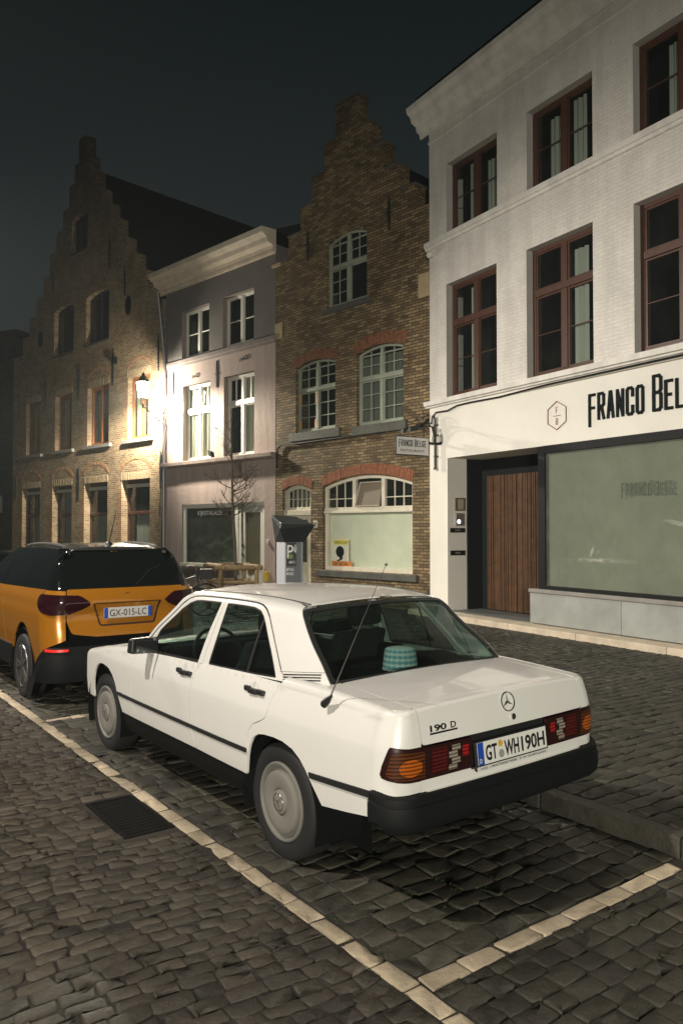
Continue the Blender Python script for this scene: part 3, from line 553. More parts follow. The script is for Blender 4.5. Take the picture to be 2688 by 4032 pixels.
b=MB(); profx(b,[(0,3.70),(-.12,3.73),(-.17,3.76),(-.18,3.875),(0,3.88)],-.0,5.33); b.build('string_course',mat('mauve_ledge',(.34,.26,.23),.8,var=.3,bump=(20,.3)),root,bevel=.01)
b=MB(); b.hexa([(-.0,-.1,9.86),(5.3,-.1,9.86),(5.3,8,9.86),(0,8,9.86)],[(-.0,3,11.3),(5.3,3,11.3),(5.3,5,11.3),(0,5,11.3)]); b.build('roof',SLATE,root)
for o in PO[:2]: window(root,o,y=.18,fm=CW,cols=2,mbm=(1,2),fw=.06,mull=.10,bar=.03)
WDC=mat('net_curtain',(.50,.50,.42),.9)
for i,o in enumerate(PO[2:4]):
    window(root,o,y=.18,fm=CW,cols=2,trans=.66,mt=(2,1),mbm=(1,1),fw=.07,mull=.10,transw=.13,bar=.05,curt=[(.06,.95,.02,.98)] if i==0 else [(.42,.95,.02,.98)],cm=WDC)
for x in (.47,2.71): anchor(root,x,5.95,6.75,.06)
for x,z in ((1.63,6.45),(3.95,6.62)):
    k=MB(); k.tube([(x-.16,-.02,z-.08),(x-.12,-.02,z+.02),(x-.06,-.02,z-.04),(x+.04,-.02,z-.02)],.012,5); k.tube([(x+.12+.07*math.cos(t),-.02,z+.0+.06*math.sin(t)) for t in np.linspace(0,2*PI,10)],.012,5); k.build('iron_ornament',IRON,root,smooth=True)
# shop window and glazed door in one white frame
o=PO[4]; m=MB(); y=.10
m.box(o[0],o[1],y-.06,y+.03,2.44,2.56); m.box(o[0],o[0]+.09,y-.06,y+.03,.80,2.44); m.box(3.52,3.67,y-.06,y+.03,.0,2.44); m.box(o[0]-.03,3.60,y-.15,y+.03,.70,.80)
sw=m.build('shop_window',CW,root,bevel=.006)
m=MB(); m.box(o[0]-.02,3.55,-.001,.05,.0,.70); m.build('plinth_wall',PINK,sw)
k=MB(); k.add([(o[0]+.05,y,.79),(3.56,y,.79),(3.56,y,2.46),(o[0]+.05,y,2.46)],[(0,1,2,3)]); k.build('pane',glass('foil_glass',(.5,.55,.5),1.2,.02,dust=.06),sw,fix=False)
cr=bpy.data.meshes.new('crumpled_foil'); V=[];F=[];nx,nz=46,34
for j in range(nz+1):
    for i in range(nx+1):
        x=o[0]+.05+(3.5-o[0])*i/nx; z=.8+1.62*j/nz; V.append((x,y+.14+.10*noise.fractal(Vector((x*2.2,z*3.5,3)),1,2,4),z))
for j in range(nz):
    for i in range(nx): a=j*(nx+1)+i; F.append((a,a+1,a+nx+2,a+nx+1))
cr.from_pydata(V,[],F); link('crumpled_foil',cr,mat('plastic_foil',(.14,.16,.13),.25,spec=.8),sw,smooth=True)
xt,zt_=FP.hit(833,2017,.06); xt0,_z=FP.hit(777,2018,.06)
b,_=text_mb('KIJKETALAGE',1.63,2.19,.17,w=1.20,align='LEFT',y=y-.002,t=.002,bold=.03); b.build('lettering',mat('white_vinyl',(.8,.8,.76),.5),sw,fix=False)
m=MB(); m.box(3.67,3.80,y-.05,y+.03,0,2.44); m.box(4.74,4.87,y-.05,y+.03,0,2.44); m.box(3.80,3.93,y-.03,y+.025,.05,2.43); m.box(4.62,4.74,y-.03,y+.025,.05,2.43); m.box(3.93,4.62,y-.03,y+.025,2.28,2.43); m.box(3.93,4.62,y-.03,y+.025,.05,.72)
d=m.build('door',CW,root,bevel=.005)
k=MB(); k.add([(3.92,y,.7),(4.63,y,.7),(4.63,y,2.3),(3.92,y,2.3)],[(0,1,2,3)]); k.build('pane',glass('door_glass',(.75,.74,.66),1,.03,dust=.1),d,fix=False)
k=MB(); k.add([(3.8,y+.10,.6),(4.7,y+.10,.6),(4.7,y+.10,2.4),(3.8,y+.10,2.4)],[(0,1,2,3)]); k.build('door_curtain',mat('beige_net',(.42,.37,.27),.9),d,fix=False)
k=MB(); k.box(4.08,4.46,y-.04,y-.03,.58,.68); k.build('letter_slot',mat('brass',(.5,.4,.2),.3,metal=.8),d)
for z in (1.10,1.36): k=MB(); k.tube([(3.86,y-.03,z),(3.86,y-.06,z)],.03,8); k.build('lock',BLACK,d)
k=MB(); k.box(.9,4.95,-.12,.12,-.02,.10); k.build('doorstep',SILLM,d,bevel=.01)
k=MB(); k.box(4.96,5.08,-.10,-.002,.40,.66); k.build('gas_meter_tag',mat('yellow_box',(.65,.45,.05),.5),root,bevel=.006)
k=MB(); k.box(5.0,5.06,-.04,-.002,1.42,1.52); k.build('doorbell',CW,root,bevel=.006)
# spotlight standing on the ledge
k=MB(); k.M=Matrix.Translation(Vector(FP.w(2.62,-.13,3.88)))@Matrix.Rotation(FP.a-PI/2,4,'Z')
k.hexa([(-.04,-.06,.06),(.10,-.06,.02),(.10,.06,.02),(-.04,.06,.06)],[(-.12,-.06,.24),(.04,-.06,.18),(.04,.06,.18),(-.12,.06,.24)]); k.tube([(.03,0,0),(.03,0,.05)],.012,6); k.M=None
sp=k.build('spotlight',BLACK,None,bevel=.008); tag(sp,'small black spotlight standing on the ledge of the mauve house','spotlight')
# ---- left brick house ------------------------------------------------------------
LBR=brickmat('pale_brown_brick',(.20,.115,.07),(.40,.29,.18),(.40,.335,.235),bw=.20,bh=.068,ms=.012,bump=1.0,dist=.011,c3=(.30,.205,.125),vari=.35)
LRED=brickmat('orange_red_brick',(.34,.11,.05),(.46,.20,.09),(.42,.36,.26),bw=.20,bh=.068,ms=.012,bump=.9,dist=.012,vari=.3)
root=broot(FL,'gabled_brick_house','tall wide brick house with a stepped gable, four windows per floor, far left')
gx=[(.94,2.56),(3.65,5.22),(6.18,7.85),(8.80,10.56)]; fx=[(1.27,2.55),(3.84,5.18),(6.38,7.90),(9.17,10.55)]
LO=[(a,c,.55,3.47,0) for a,c in gx]+[(a,c,4.81,6.93,0) for a,c in fx]+[(3.68,5.28,8.5,10.2,.15),(6.22,7.88,8.52,10.2,.15),(5.07,6.28,12.14,13.4,.12)]
C=5.85; prof=[(5.6,9.0),(5.0,9.7),(4.35,10.4),(3.75,11.1),(3.15,11.8),(2.6,12.6),(2.05,13.3),(1.5,14.0),(1.0,14.8),(.6,15.5),(.28,16.35)]
pl=[(-.02,0),(11.45,0),(11.45,9.0)]; z=9.0
for h,zz in prof[1:]: pl+=[(C+h,z),(C+h,zz)]; z=zz
for i in range(len(prof)-1,0,-1): pl+=[(C-prof[i][0],prof[i][1]),(C-prof[i][0],prof[i-1][1])]
pl+=[(-.02,9.0)]
wall(root,pl,LO,LBR,.4,reveal=.24)
b=MB(); b.add([(-.02,.3,0),(-.02,14,0),(-.02,14,8.9),(-.02,.3,8.9)],[(0,1,2,3)]); b.add([(11.45,.3,0),(11.45,14,0),(11.45,14,8.9),(11.45,.3,8.9)],[(0,1,2,3)]); b.add([(0,14,0),(11.45,14,0),(11.45,14,8.9),(0,14,8.9)],[(0,1,2,3)]); b.build('side_wall',LBR,root)
b=MB(); b.hexa([(-.05,.4,8.8),(11.5,.4,8.8),(11.5,14,8.8),(-.05,14,8.8)],[(C-.01,.4,15.3),(C+.01,.4,15.3),(C+.01,14,15.3),(C-.01,14,15.3)]); b.build('roof',SLATE,root)
for i,o in enumerate(LO):
    if i<4:
        window(root,o,y=.26,fm=WOOD,cols=1,trans=.62,fw=.06,transw=.07,curt=[(.25,.95,.02,.6)] if i!=1 else [(.3,.6,.0,.95)],cm=mat('dim_net',(.30,.31,.26),.9))
        k=MB(); k.box(o[0]+.02,o[1]-.02,.16,.22,3.22,3.34); k.build('shutter_box',mat('shutter_white',(.55,.53,.47),.6),root,bevel=.01)
    elif i<8:
        window(root,o,y=.2,fm=mat('orange_wood',(.30,.11,.04),.45,var=.2),cols=2,trans=None,fw=.08,mull=.09,sill=(.22,.12,.10),smat=mat('grey_sill',(.26,.25,.235),.7,var=.15),curt=[(.12,.5,.02,.97),(.6,.98,.02,.97)] if i==7 else [(.2,.4,.02,.9)],cm=mat('green_net',(.40,.42,.28),.9))
    else: window(root,o,y=.2,fm=mat('dark_frame',(.03,.03,.032),.6),cols=2 if i<10 else 1,fw=.06,sill=(.05,.08,.04),smat=SILLM)
# quoins of orange brick beside openings, soldier lintels and blind arches
for o in LO[:8]:
    b=MB(); x0,x1,z0,z1,_=o; z=z0+.02; k=0
    while z<z1-.3:
        ww=.24 if k%2 else .13; b.box(x0-ww,x0-.001,-.004,.02,z,z+.066*2); 
        z+=.066*2; k+=1
    b.build('brick_quoin',LRED,root)
LB_=mat('lintel_brick',(.33,.25,.16),.85,var=.4,varscale=14,bump=(40,.4)); AB_=mat('arch_brick',(.36,.20,.11),.85,var=.4,varscale=12,bump=(40,.4))
for o in LO[:8]:
    b=MB(); x0,x1,z0,z1,_=o; n=int((x1-x0+.1)/.065)
    for i in range(n):
        a=x0-.05+(x1-x0+.1)*i/n; c=a+(x1-x0+.1)/n-.012; yy=-.008-random.uniform(0,.008); b.box(a,c,yy,.02,z1+.002,z1+.24)
    b.build('soldier_lintel',LB_,root,bevel=.004,seg=1)
for o in LO[:8]:
    b=MB(); x0,x1,z0,z1,_=o; c=(x0+x1)/2; w_=(x1-x0)/2+.05; n=26; rs=.62
    for i in range(n):
        t0=PI*(.12+.76*i/n); t1=PI*(.12+.76*(i+.84)/n); f=lambda t,r:(c-r*math.cos(t)*w_,z1+.10+r*math.sin(t)*w_*rs)
        a,d,e_,g=f(t0,1.0),f(t1,1.0),f(t1,1.18),f(t0,1.18); yy=-.006-random.uniform(0,.008)
        b.hexa([(a[0],yy,a[1]),(d[0],yy,d[1]),(d[0],.02,d[1]),(a[0],.02,a[1])],[(g[0],yy,g[1]),(e_[0],yy,e_[1]),(e_[0],.02,e_[1]),(g[0],.02,g[1])])
    b.build('blind_arch',AB_,root)
for x,z0,z1 in ((.65,6.2,7.4),(3.0,6.45,7.75),(5.75,6.55,7.9),(8.2,6.8,8.1),(11.05,6.9,8.1),(.35,3.0,4.0),(5.8,2.9,4.1),(11.2,3.1,4.3),(7.9,11.0,12.0),(3.6,11.0,12.0),(8.95,9.75,10.8)): anchor(root,x,z0,z1,.07,knob=False)
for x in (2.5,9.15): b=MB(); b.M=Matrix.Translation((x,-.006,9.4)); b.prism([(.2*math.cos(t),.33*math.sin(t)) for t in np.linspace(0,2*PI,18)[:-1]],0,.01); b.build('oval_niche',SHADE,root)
b=MB()
k=MB(); k.tube([(8.45,-.02,7.75),(8.5,-.12,7.72)],.015,6); k.box(8.42,8.62,-.2,-.1,7.5,7.7); k.build('floodlight',BLACK,root)
# ---- far corner building behind it, dim, with an orange-lit shop front -------------
Ff=Fac(-26,41,66); root=empty('corner_building','dark building beyond the left gable with an orange lit shopfront','building',loc=tuple(Ff.o),rz=Ff.a-PI/2)
FO=[(9.2,10.4,.9,3.6,0),(7.4,8.8,.9,3.6,0),(5.6,7.0,.9,3.6,0)]
DB=brickmat('dark_brick',(.03,.028,.026),(.07,.06,.05),(.05,.045,.04),vari=.3)
wall(root,[(0,0),(11.6,0),(11.6,11),(0,11)],FO,DB,8,reveal=.2)
b=MB(); b.box(-.2,11.8,-.25,8.2,11.001,11.25); b.build('roof',SLATE,root)
for o in FO: window(root,o,y=.15,fm=BLACK,cols=1,trans=.4,fw=.08,transw=.12,shade=None,curt=None)
b=MB(); b.box(5,11,.5,.55,.5,4); b.build('lit_room',mat('orange_room',(.5,.2,.1),.8,emit=(1,.30,.13),es=.32),root)
k=MB(); k.box(10.5,11.1,-.35,-.25,2.6,3.4); sg=k.build('sign_box',mat('pale_sign',(.5,.5,.5),.5),root,bevel=.03)
# ---- downpipe at the joint of the two left houses
GAL=mat('zinc_pipe',(.30,.31,.34),.45,metal=.5)
k=MB(); P=[FP.w(.06,-.09,z) for z in (8.9,7.2,6.9,.9,.0)]; P[0]=FP.w(.06,-.35,9.3); k.tube(P,.045,10)
for z in (2.5,3.9,5.3,6.6): c=FP.w(.06,-.09,z); k.tube([(c[0],c[1],z-.02),(c[0],c[1],z+.02)],.058,10)
dp=k.build('downpipe',GAL,None,smooth=True); tag(dp,'zinc downpipe at the joint of the left brick house and the mauve house','downpipe')
k=MB(); k.tube([FP.w(-.12+.03*math.sin(z*3),-.03,z) for z in np.linspace(.4,5.4,30)],.012,6); k.tube([FP.w(-.2+.04*math.sin(z*2),-.03,z) for z in np.linspace(2.2,4.2,16)],.01,6)
c_=k.build('cable',BLACK,None,smooth=True); tag(c_,'black cable running down the wall beside the zinc downpipe','cable')
# ================= ground
U=np.array([-.594,.804]); V_=np.array([.804,.594])      # along / across the parking bays
def wq(p,q,z=0): return (U[0]*q+V_[0]*p, U[1]*q+V_[1]*p, z)
def stonemat(name,base,tint,rough=.55,dirt=(.060,.052,.038),dirtamt=.8):
    m=bpy.data.materials.new(name); m.use_nodes=True; n=m.node_tree; L=n.links; b=n.nodes['Principled BSDF']; N=n.nodes.new
    def noise_(sc,det,ro=.6,dim='3D'):
        z=N('ShaderNodeTexNoise'); z.inputs['Scale'].default_value=sc; z.inputs['Detail'].default_value=det; z.inputs['Roughness'].default_value=ro; L.new(t.outputs['Object'],z.inputs[0]); return z
    def mapr(src,a,c,d,e_):
        q=N('ShaderNodeMapRange'); q.inputs[1].default_value=a; q.inputs[2].default_value=c; q.inputs[3].default_value=d; q.inputs[4].default_value=e_; L.new(src,q.inputs[0]); return q.outputs[0]
    at=N('ShaderNodeAttribute'); at.attribute_name='tone'; t=N('ShaderNodeTexCoord')
    nz=noise_(42,8,.75); n2=noise_(.75,6,.6); n3=noise_(7,6,.7); n4=noise_(2.3,7,.7)
    a=N('ShaderNodeMath'); a.operation='MULTIPLY_ADD'; L.new(nz.outputs[0],a.inputs[0]); a.inputs[1].default_value=1.5; L.new(at.outputs['Fac'],a.inputs[2])
    a1=N('ShaderNodeMath'); a1.operation='MULTIPLY_ADD'; L.new(n3.outputs[0],a1.inputs[0]); a1.inputs[1].default_value=1.2; L.new(a.outputs[0],a1.inputs[2])
    a2=N('ShaderNodeMath'); a2.operation='ADD'; L.new(a1.outputs[0],a2.inputs[0]); a2.inputs[1].default_value=-1.35
    rp=N('ShaderNodeValToRGB'); e=rp.color_ramp.elements; e[0].color=(*base,1); e[1].color=(*tint,1); L.new(a2.outputs[0],rp.inputs[0])
    dm=N('ShaderNodeMix'); dm.data_type='RGBA'; L.new(mapr(n4.outputs[0],.46,.66,0,dirtamt),dm.inputs[0]); L.new(rp.outputs[0],dm.inputs[6]); dm.inputs[7].default_value=(*dirt,1)
    vs=N('ShaderNodeVectorMath'); vs.operation='SCALE'; L.new(dm.outputs[2],vs.inputs[0]); L.new(mapr(n2.outputs[0],.32,.68,.5,1.45),vs.inputs['Scale']); L.new(vs.outputs[0],b.inputs['Base Color'])
    L.new(mapr(n3.outputs[0],.3,.7,rough-.20,rough+.22),b.inputs['Roughness'])
    hh=N('ShaderNodeMath'); hh.operation='MULTIPLY_ADD'; L.new(n3.outputs[0],hh.inputs[0]); hh.inputs[1].default_value=1.6; L.new(nz.outputs[0],hh.inputs[2])
    bp=N('ShaderNodeBump'); bp.inputs['Strength'].default_value=.8; bp.inputs['Distance'].default_value=.009; L.new(hh.outputs[0],bp.inputs['Height']); L.new(bp.outputs[0],b.inputs['Normal'])
    MATS[name]=m; return m
def stones(name,cells,m,gap=.008,dome=.008,zoff=0,hz=None,zj=.004,rot=.03,wob=.012,depth=.03,exp=None,corner=.78,warp=None):
    """cells: list of (cp,cq,half_p,half_q,tone) in bay coordinates -> one mesh of worn setts"""
    n=len(cells); c=np.array(cells); rng=np.random.RandomState(5)
    k_=corner; sgn=np.array([(-1,-k_),(-k_,-1),(k_,-1),(1,-k_),(1,k_),(k_,1),(-k_,1),(-1,k_)])
    r=len(sgn); V=np.zeros((n,3*r+1,3)); ang=rng.normal(0,rot,n); ca,sa=np.cos(ang),np.sin(ang)
    tiltx=rng.normal(0,.035,n); tilty=rng.normal(0,.035,n); h=rng.normal(0,zj,n)+zoff+(np.array([hz(a) for a in c[:,0]]) if hz else 0)
    for k,(sx,sy) in enumerate(sgn):
        jx=rng.normal(0,wob,n)*.5; jy=rng.normal(0,wob,n)*.5
        for ring,(f,z) in enumerate(((1.,-depth),(1.,-dome*1.0),(.86,-dome*.12))):
            a=sx*(c[:,2]-gap)*f+jx; b=sy*(c[:,3]-gap)*f+jy
            P=c[:,0]+a*ca-b*sa; Q=c[:,1]+a*sa+b*ca
            V[:,ring*r+k,0]=U[0]*Q+V_[0]*P; V[:,ring*r+k,1]=U[1]*Q+V_[1]*P; V[:,ring*r+k,2]=h+z+(tiltx*a+tilty*b if ring else 0)+(rng.normal(0,.0015,n) if ring==2 else 0)
    V[:,3*r,0]=U[0]*c[:,1]+V_[0]*c[:,0]; V[:,3*r,1]=U[1]*c[:,1]+V_[1]*c[:,0]; V[:,3*r,2]=h+rng.normal(0,.0015,n)
    if warp:
        X=V[:,:,0].copy(); Y=V[:,:,1].copy(); Q=U[0]*X+U[1]*Y; P=V_[0]*X+V_[1]*Y; f=np.clip((1.98-P)/1.2,0,1)
        dq=f*(.10*np.sin(P*1.25+.4)+.04*np.sin(P*2.9+Q*1.1)); dp=f*.05*np.sin(Q*1.7+P)
        V[:,:,0]+=U[0]*dq+V_[0]*dp*f; V[:,:,1]+=U[1]*dq+V_[1]*dp*f
    F=[]
    base=[(ring*r+k,ring*r+(k+1)%r,(ring+1)*r+(k+1)%r,(ring+1)*r+k) for ring in (0,1) for k in range(r)]
    tri=[(2*r+k,2*r+(k+1)%r,3*r) for k in range(r)]
    for i in range(n):
        o=i*(3*r+1); F+=[tuple(x+o for x in f) for f in base]+[tuple(x+o for x in f) for f in tri]
    me=bpy.data.meshes.new(name); me.from_pydata(V.reshape(-1,3).tolist(),[],F)
    at=me.attributes.new('tone','FLOAT','POINT'); at.data.foreach_set('value',np.repeat(c[:,4],3*r+1))
    return link(name,me,m,None,smooth=True)
def inview(x,y,mx=1.2):
    return y>.9 and abs(x)<.4442*y*1.04+mx
random.seed(11)
def courses(p0,p1,q0,q1,row,lmin,lmax,test=None,curve=None,vert=False):
    C=[]; q=q0; k=0
    while q<q1:
        h=min(row*random.uniform(.88,1.12),q1-q); h=h if h>.03 else .03; p=p0-random.uniform(0,lmax)
        while p<p1:
            l=random.uniform(lmin,lmax); cp=p+l/2; cq=q+h/2+ (curve(cp) if curve else 0)+random.gauss(0,.003)
            x,y=U[0]*cq+V_[0]*cp,U[1]*cq+V_[1]*cp
            a,b_=max(p,p0),min(p+l,p1)
            if b_-a>.05 and inview(x,y) and (test is None or test((a+b_)/2,cq)): C.append(((a+b_)/2,cq,(b_-a)/2,h/2,random.gauss(.5,.2)))
            p+=l
        q+=h; k+=1
    return C
SETT=stonemat('worn_porphyry_setts',(.019,.0165,.012),(.082,.068,.047),.56)
SETT2=stonemat('bay_setts',(.017,.0165,.0115),(.066,.060,.041),.60)
PALE_=stonemat('pale_concrete_setts',(.36,.30,.205),(.56,.47,.34),.75,(.3,.25,.17),.12)
PL0,PL1=1.985,2.083
gr=lambda p,q:not(1.985-.36<p<1.985 and 4.30<q<5.10)
# joint bed under everything: one sheet to the horizon
bed=bpy.data.meshes.new('ground'); S=90; bed.from_pydata([(-S,-S,-.0075),(S,-S,-.0075),(S,S,-.0075),(-S,S,-.0075)],[],[(0,1,2,3)])
g=link('ground',bed,mat('sandy_joints',(.030,.027,.021),.95,var=.6,varscale=2.5,bump=(60,.5)),None); tag(g,kind='structure')
rd=courses(-6,PL0,.4,10.5,.083,.095,.165,gr)
o=stones('road',rd,SETT,gap=.0034,dome=.0045,rot=.07,wob=.010,zj=.0022,warp=True,corner=.84); tag(o,kind='structure')
incross=lambda p,q: not(2.222<q<2.332) and not(7.44<q<7.54)
bay=courses(PL1,3.99,2.335,7.44,.128,.14,.25,None)+courses(PL1,3.99,7.545,12.6,.128,.14,.25,None)
o=stones('parking_bay',bay,SETT2,gap=.0042,dome=.0045,rot=.045,wob=.010,zj=.0022,corner=.88); tag(o,kind='structure')
bay2=courses(PL1,3.99,.4,2.218,.100,.11,.19,None)
o=stones('parking_bay',bay2,SETT2,gap=.004,dome=.0045,rot=.05,wob=.010,zj=.0024,corner=.86); tag(o,kind='structure')
# pavement: larger flat setts up to the step of the white building, pale joints
def stepside(p,q):
    x,y=U[0]*q+V_[0]*p,U[1]*q+V_[1]*p; d=(x-FW.o[0])*FW.n[0]+(y-FW.o[1])*FW.n[1]; e=(x-FB.o[0])*FB.n[0]+(y-FB.o[1])*FB.n[1]
    return d<-.42 and e<.1
pv=courses(4.13,14,.4,24,.13,.14,.23,stepside)
PZ=lambda p:.105*max(0.,1-max(0.,p-4.13)/3.4)
o=stones('pavement',pv,stonemat('pavement_setts',(.011,.0105,.0075),(.042,.038,.026),.66),gap=.0045,dome=.004,rot=.04,wob=.010,zj=.002,corner=.88,hz=PZ); tag(o,kind='structure')
b=MB(); b.add([wq(4.11,-2,.090),wq(4.11,40,.090),wq(7.53,40,-.0072),wq(7.53,-2,-.0072)],[(0,1,2,3)]); o=b.build('pavement_bed',MATS['sandy_joints'],None,fix=False); tag(o,kind='structure')
b=MB(); q=-1.5; rng0=random.Random(2)
while q<30:
    l=.95*rng0.uniform(.96,1.04); h=.108+rng0.gauss(0,.002)
    b.hexa([wq(4.0,q+.004,-.05),wq(4.125,q+.004,-.05),wq(4.125,q+l-.004,-.05),wq(4.0,q+l-.004,-.05)],[wq(4.008,q+.004,h),wq(4.125,q+.004,h),wq(4.125,q+l-.004,h),wq(4.008,q+l-.004,h)]); q+=l
o=b.build('kerb',stonemat('kerb_stone',(.030,.029,.023),(.085,.080,.062),.6),None,bevel=.010); tag(o,kind='structure')
# pale parking lines
ln=[]; q=-.5
while q<14.5: l=.215*random.uniform(.95,1.05); ln.append(((PL0+PL1)/2,q+l/2,(PL1-PL0)/2,l/2,random.gauss(.5,.22))); q+=l
p=PL1+.004
while p<3.9: l=.228*random.uniform(.96,1.04); ln.append((p+l/2,2.277,l/2,.052,random.gauss(.5,.22))); p+=l
p=PL1+.004
while p<3.9: l=.228*random.uniform(.96,1.04); ln.append((p+l/2,7.49,l/2,.045,random.gauss(.5,.22))); p+=l
o=stones('parking_line',ln,PALE_,gap=.0045,dome=.004,rot=.010,wob=.005,zj=.0016,corner=.93); tag(o,kind='structure')
# moss and grass between stones behind the car
rng=random.Random(4); mb=MB()
def tuft(p,q,n,s):
    for _ in range(n):
        x=p+rng.gauss(0,s); y=q+rng.gauss(0,s); P=wq(x,y,-.004); a=rng.uniform(0,6.3); h=rng.uniform(.004,.010); d=(math.cos(a)*.004,math.sin(a)*.004)
        mb.add([(P[0]-d[0],P[1]-d[1],P[2]),(P[0]+d[0],P[1]+d[1],P[2]),(P[0]+rng.gauss(0,.006),P[1]+rng.gauss(0,.006),P[2]+h)],[(0,1,2)])
for c in bay:
    if 2.42<c[1]<3.0 and 2.15<c[0]<2.9:
        for s_ in (-1,1): 
            if rng.random()<.5: tuft(c[0]+s_*c[2],c[1],14,.022)
            if rng.random()<.5: tuft(c[0],c[1]+s_*c[3],18,.03)
m_=mb.build('moss',mat('moss_green',(.030,.050,.013),.9),None,fix=False); tag(m_,'green moss and grass in the joints of the setts','moss',kind='stuff')
# drain gully
gm=MB(); P0,Q0=1.665,4.37
gm.box(0,.03,0,.70,-.02,.0); gm.box(.28,.31,0,.70,-.02,0); gm.box(.03,.28,0,.03,-.02,0); gm.box(.03,.28,.67,.70,-.02,0)
for i in range(13): gm.box(.03,.28,.06+i*.047,.06+i*.047+.022,-.018,-.004)
gm.box(.02,.29,.02,.68,-.0074,-.0066); dg=gm.build('drain_grate',mat('cast_iron',(.006,.006,.006),.7,spec=.2),None,bevel=.003,seg=1)
dg.location=wq(P0,Q0,0); dg.rotation_euler=(0,0,math.atan2(V_[1],V_[0])); tag(dg,'black cast iron drain grate in the road beside the pale kerb line','drain grate')
b=MB(); 
# ================= white sedan : surface functions (car frame: x forward from rear axle, y left, z up)
def sstep(a,b,x): t=min(1,max(0,(x-a)/(b-a))); return t*t*(3-2*t)
def lerpt(tab,x):
    if x<=tab[0][0]: return tab[0][1]
    for (a,ya),(b,yb) in zip(tab,tab[1:]):
        if x<=b: return ya+(yb-ya)*(x-a)/(b-a)
    return tab[-1][1]
def smt(tab,x,h=.02): return (lerpt(tab,x-h)+lerpt(tab,x)*2+lerpt(tab,x+h))/4
def ymax(x):
    y=.836
    if x<.9: y-=.046*((.9-x)/1.7)**2
    if x>1.7: y-=.052*((x-1.7)/1.6)**2
    return y
XR=-.80; RC=.15; XF=3.04; RFC=.20
def plan(u):
    """outline point and outward normal for the perimeter parameter u (=x along the side)"""
    if u>=XR and u<=XF: 
        d=(ymax(u+.01)-ymax(u-.01))/.02; L=math.hypot(1,d); return u,ymax(u),-d/L,1/L
    if u<XR:
        y0=ymax(XR); a=(XR-u)/RC
        if a<PI/2: return XR-RC*math.sin(a), y0-RC+RC*math.cos(a), -math.sin(a), math.cos(a)
        s=XR-u-RC*PI/2; y=y0-RC-s; return XR-RC-.014*(1-(y/(y0-RC))**2), y, -1., 0.
    y0=ymax(XF); a=(u-XF)/RFC
    if a<PI/2: return XF+RFC*math.sin(a), y0-RFC+RFC*math.cos(a), math.sin(a), math.cos(a)
    s=u-XF-RFC*PI/2; y=y0-RFC-s; return XF+RFC+.02*(1-(y/(y0-RFC))**2), y, 1., 0.
INS=[(.20,.055),(.30,.030),(.42,.010),(.55,.0),(.70,.003),(.775,.008),(.80,.014),(.86,.034),(.92,.060),(.97,.086)]
INR=[(.20,.06),(.45,.02),(.60,.010),(.70,.0),(.80,.001),(.90,.020),(.97,.040)]
def inset(u,z):
    s=smt(INS,z,.02)
    if u<XR: t=min(1,(XR-u)/(RC*PI/2)); return s*(1-t)+smt(INR,z,.03)*t
    if u>XF: t=min(1,(u-XF)/(RFC*PI/2)); return s*(1-t)+.5*s*t
    return s
DK=[(-1.0,.962),(-.9,.968),(-.6,.985),(-.33,.998),(0,1.0),(1.7,.96),(1.95,.945),(2.6,.885),(3.1,.80),(3.4,.735)]
def deckz(x,y): return smt(DK,x,.12)-.014*(abs(y)/.6)**2
def fil(u): 
    if u<XR: t=min(1,(XR-u)/(RC*PI/2)); return .05*(1-t)+.022*t
    return .05
def body(u,v):
    """perimeter surface: v is the height on the side, then runs over the shoulder onto the deck"""
    x,y,nx,ny=plan(u); r=fil(u); zt=deckz(x,.66 if u>=XR-.12 else y)-r
    if v<=zt: i=inset(u,v); return (x-nx*i,y-ny*i,v)
    i=inset(u,zt); a=(v-zt)/r
    if a<=PI/2: i+=r*(1-math.cos(a)); return (x-nx*i,y-ny*i,zt+r*math.sin(a))
    e=v-zt-r*PI/2; i+=r+e; X,Y=x-nx*i,y-ny*i; f=min(1,e/.05); return (X,Y,(zt+r)*(1-f)+deckz(X,Y)*f)
def vdeck(u,y):                      # v for a point on the deck at lateral position y
    x,Y,nx,ny=plan(u); r=fil(u); zt=deckz(x,.66)-r; return zt+r*PI/2+(Y-inset(u,zt)-r-y)
def gdrop(x): return -.020*((x-.65)/.45)**2 if x<.65 else -.010*((x-.65)/.6)**2
def ygs(x,z):
    y=.768-.33*(z-.94)-.18*(z-.94)**2
    if x<.75: y-=.092*((.75-x)/1.05)**2
    if x>1.0: y-=.055*((x-1.0)/.9)**2
    return y
def cabin(x,v):
    """greenhouse side; above v=1.29 it rolls over into the roof"""
    z=v if v<1.32 else 1.32; y=ygs(x,z)
    if v>1.32:
        s=v-1.32; n=12
        for k in range(n):
            e=R(62-50*min(1,((k+.5)*s/n)/.09)); y-=math.cos(e)*s/n; z+=math.sin(e)*s/n
    return (x,y,z+gdrop(x)*sstep(1.05,1.32,v))
def roofz(x,y):
    # meets the side at y about .545
    xe,ye,ze=cabin(x,1.405); t=min(1,abs(y)/ye); return ze+.026*(1-t**2.2)
PAINT=mat('white_car_paint',(.70,.69,.655),.30,spec=.5,coat=.7,var=.03,varscale=1.2)
BLKP=mat('black_plastic',(.018,.019,.02),.45); RUBB=mat('black_rubber',(.012,.012,.013),.6); CHR=mat('chrome',(.75,.75,.74),.12,metal=1)
DINT=mat('dark_car_interior',(.006,.007,.0075),.95,spec=.1); CGL=glass('car_glass',(.40,.50,.46),1.0,.01,dust=.012,dustcol=(.3,.33,.3)); GRYP=mat('grey_bumper_plastic',(.006,.0068,.0075),.65,spec=.22)
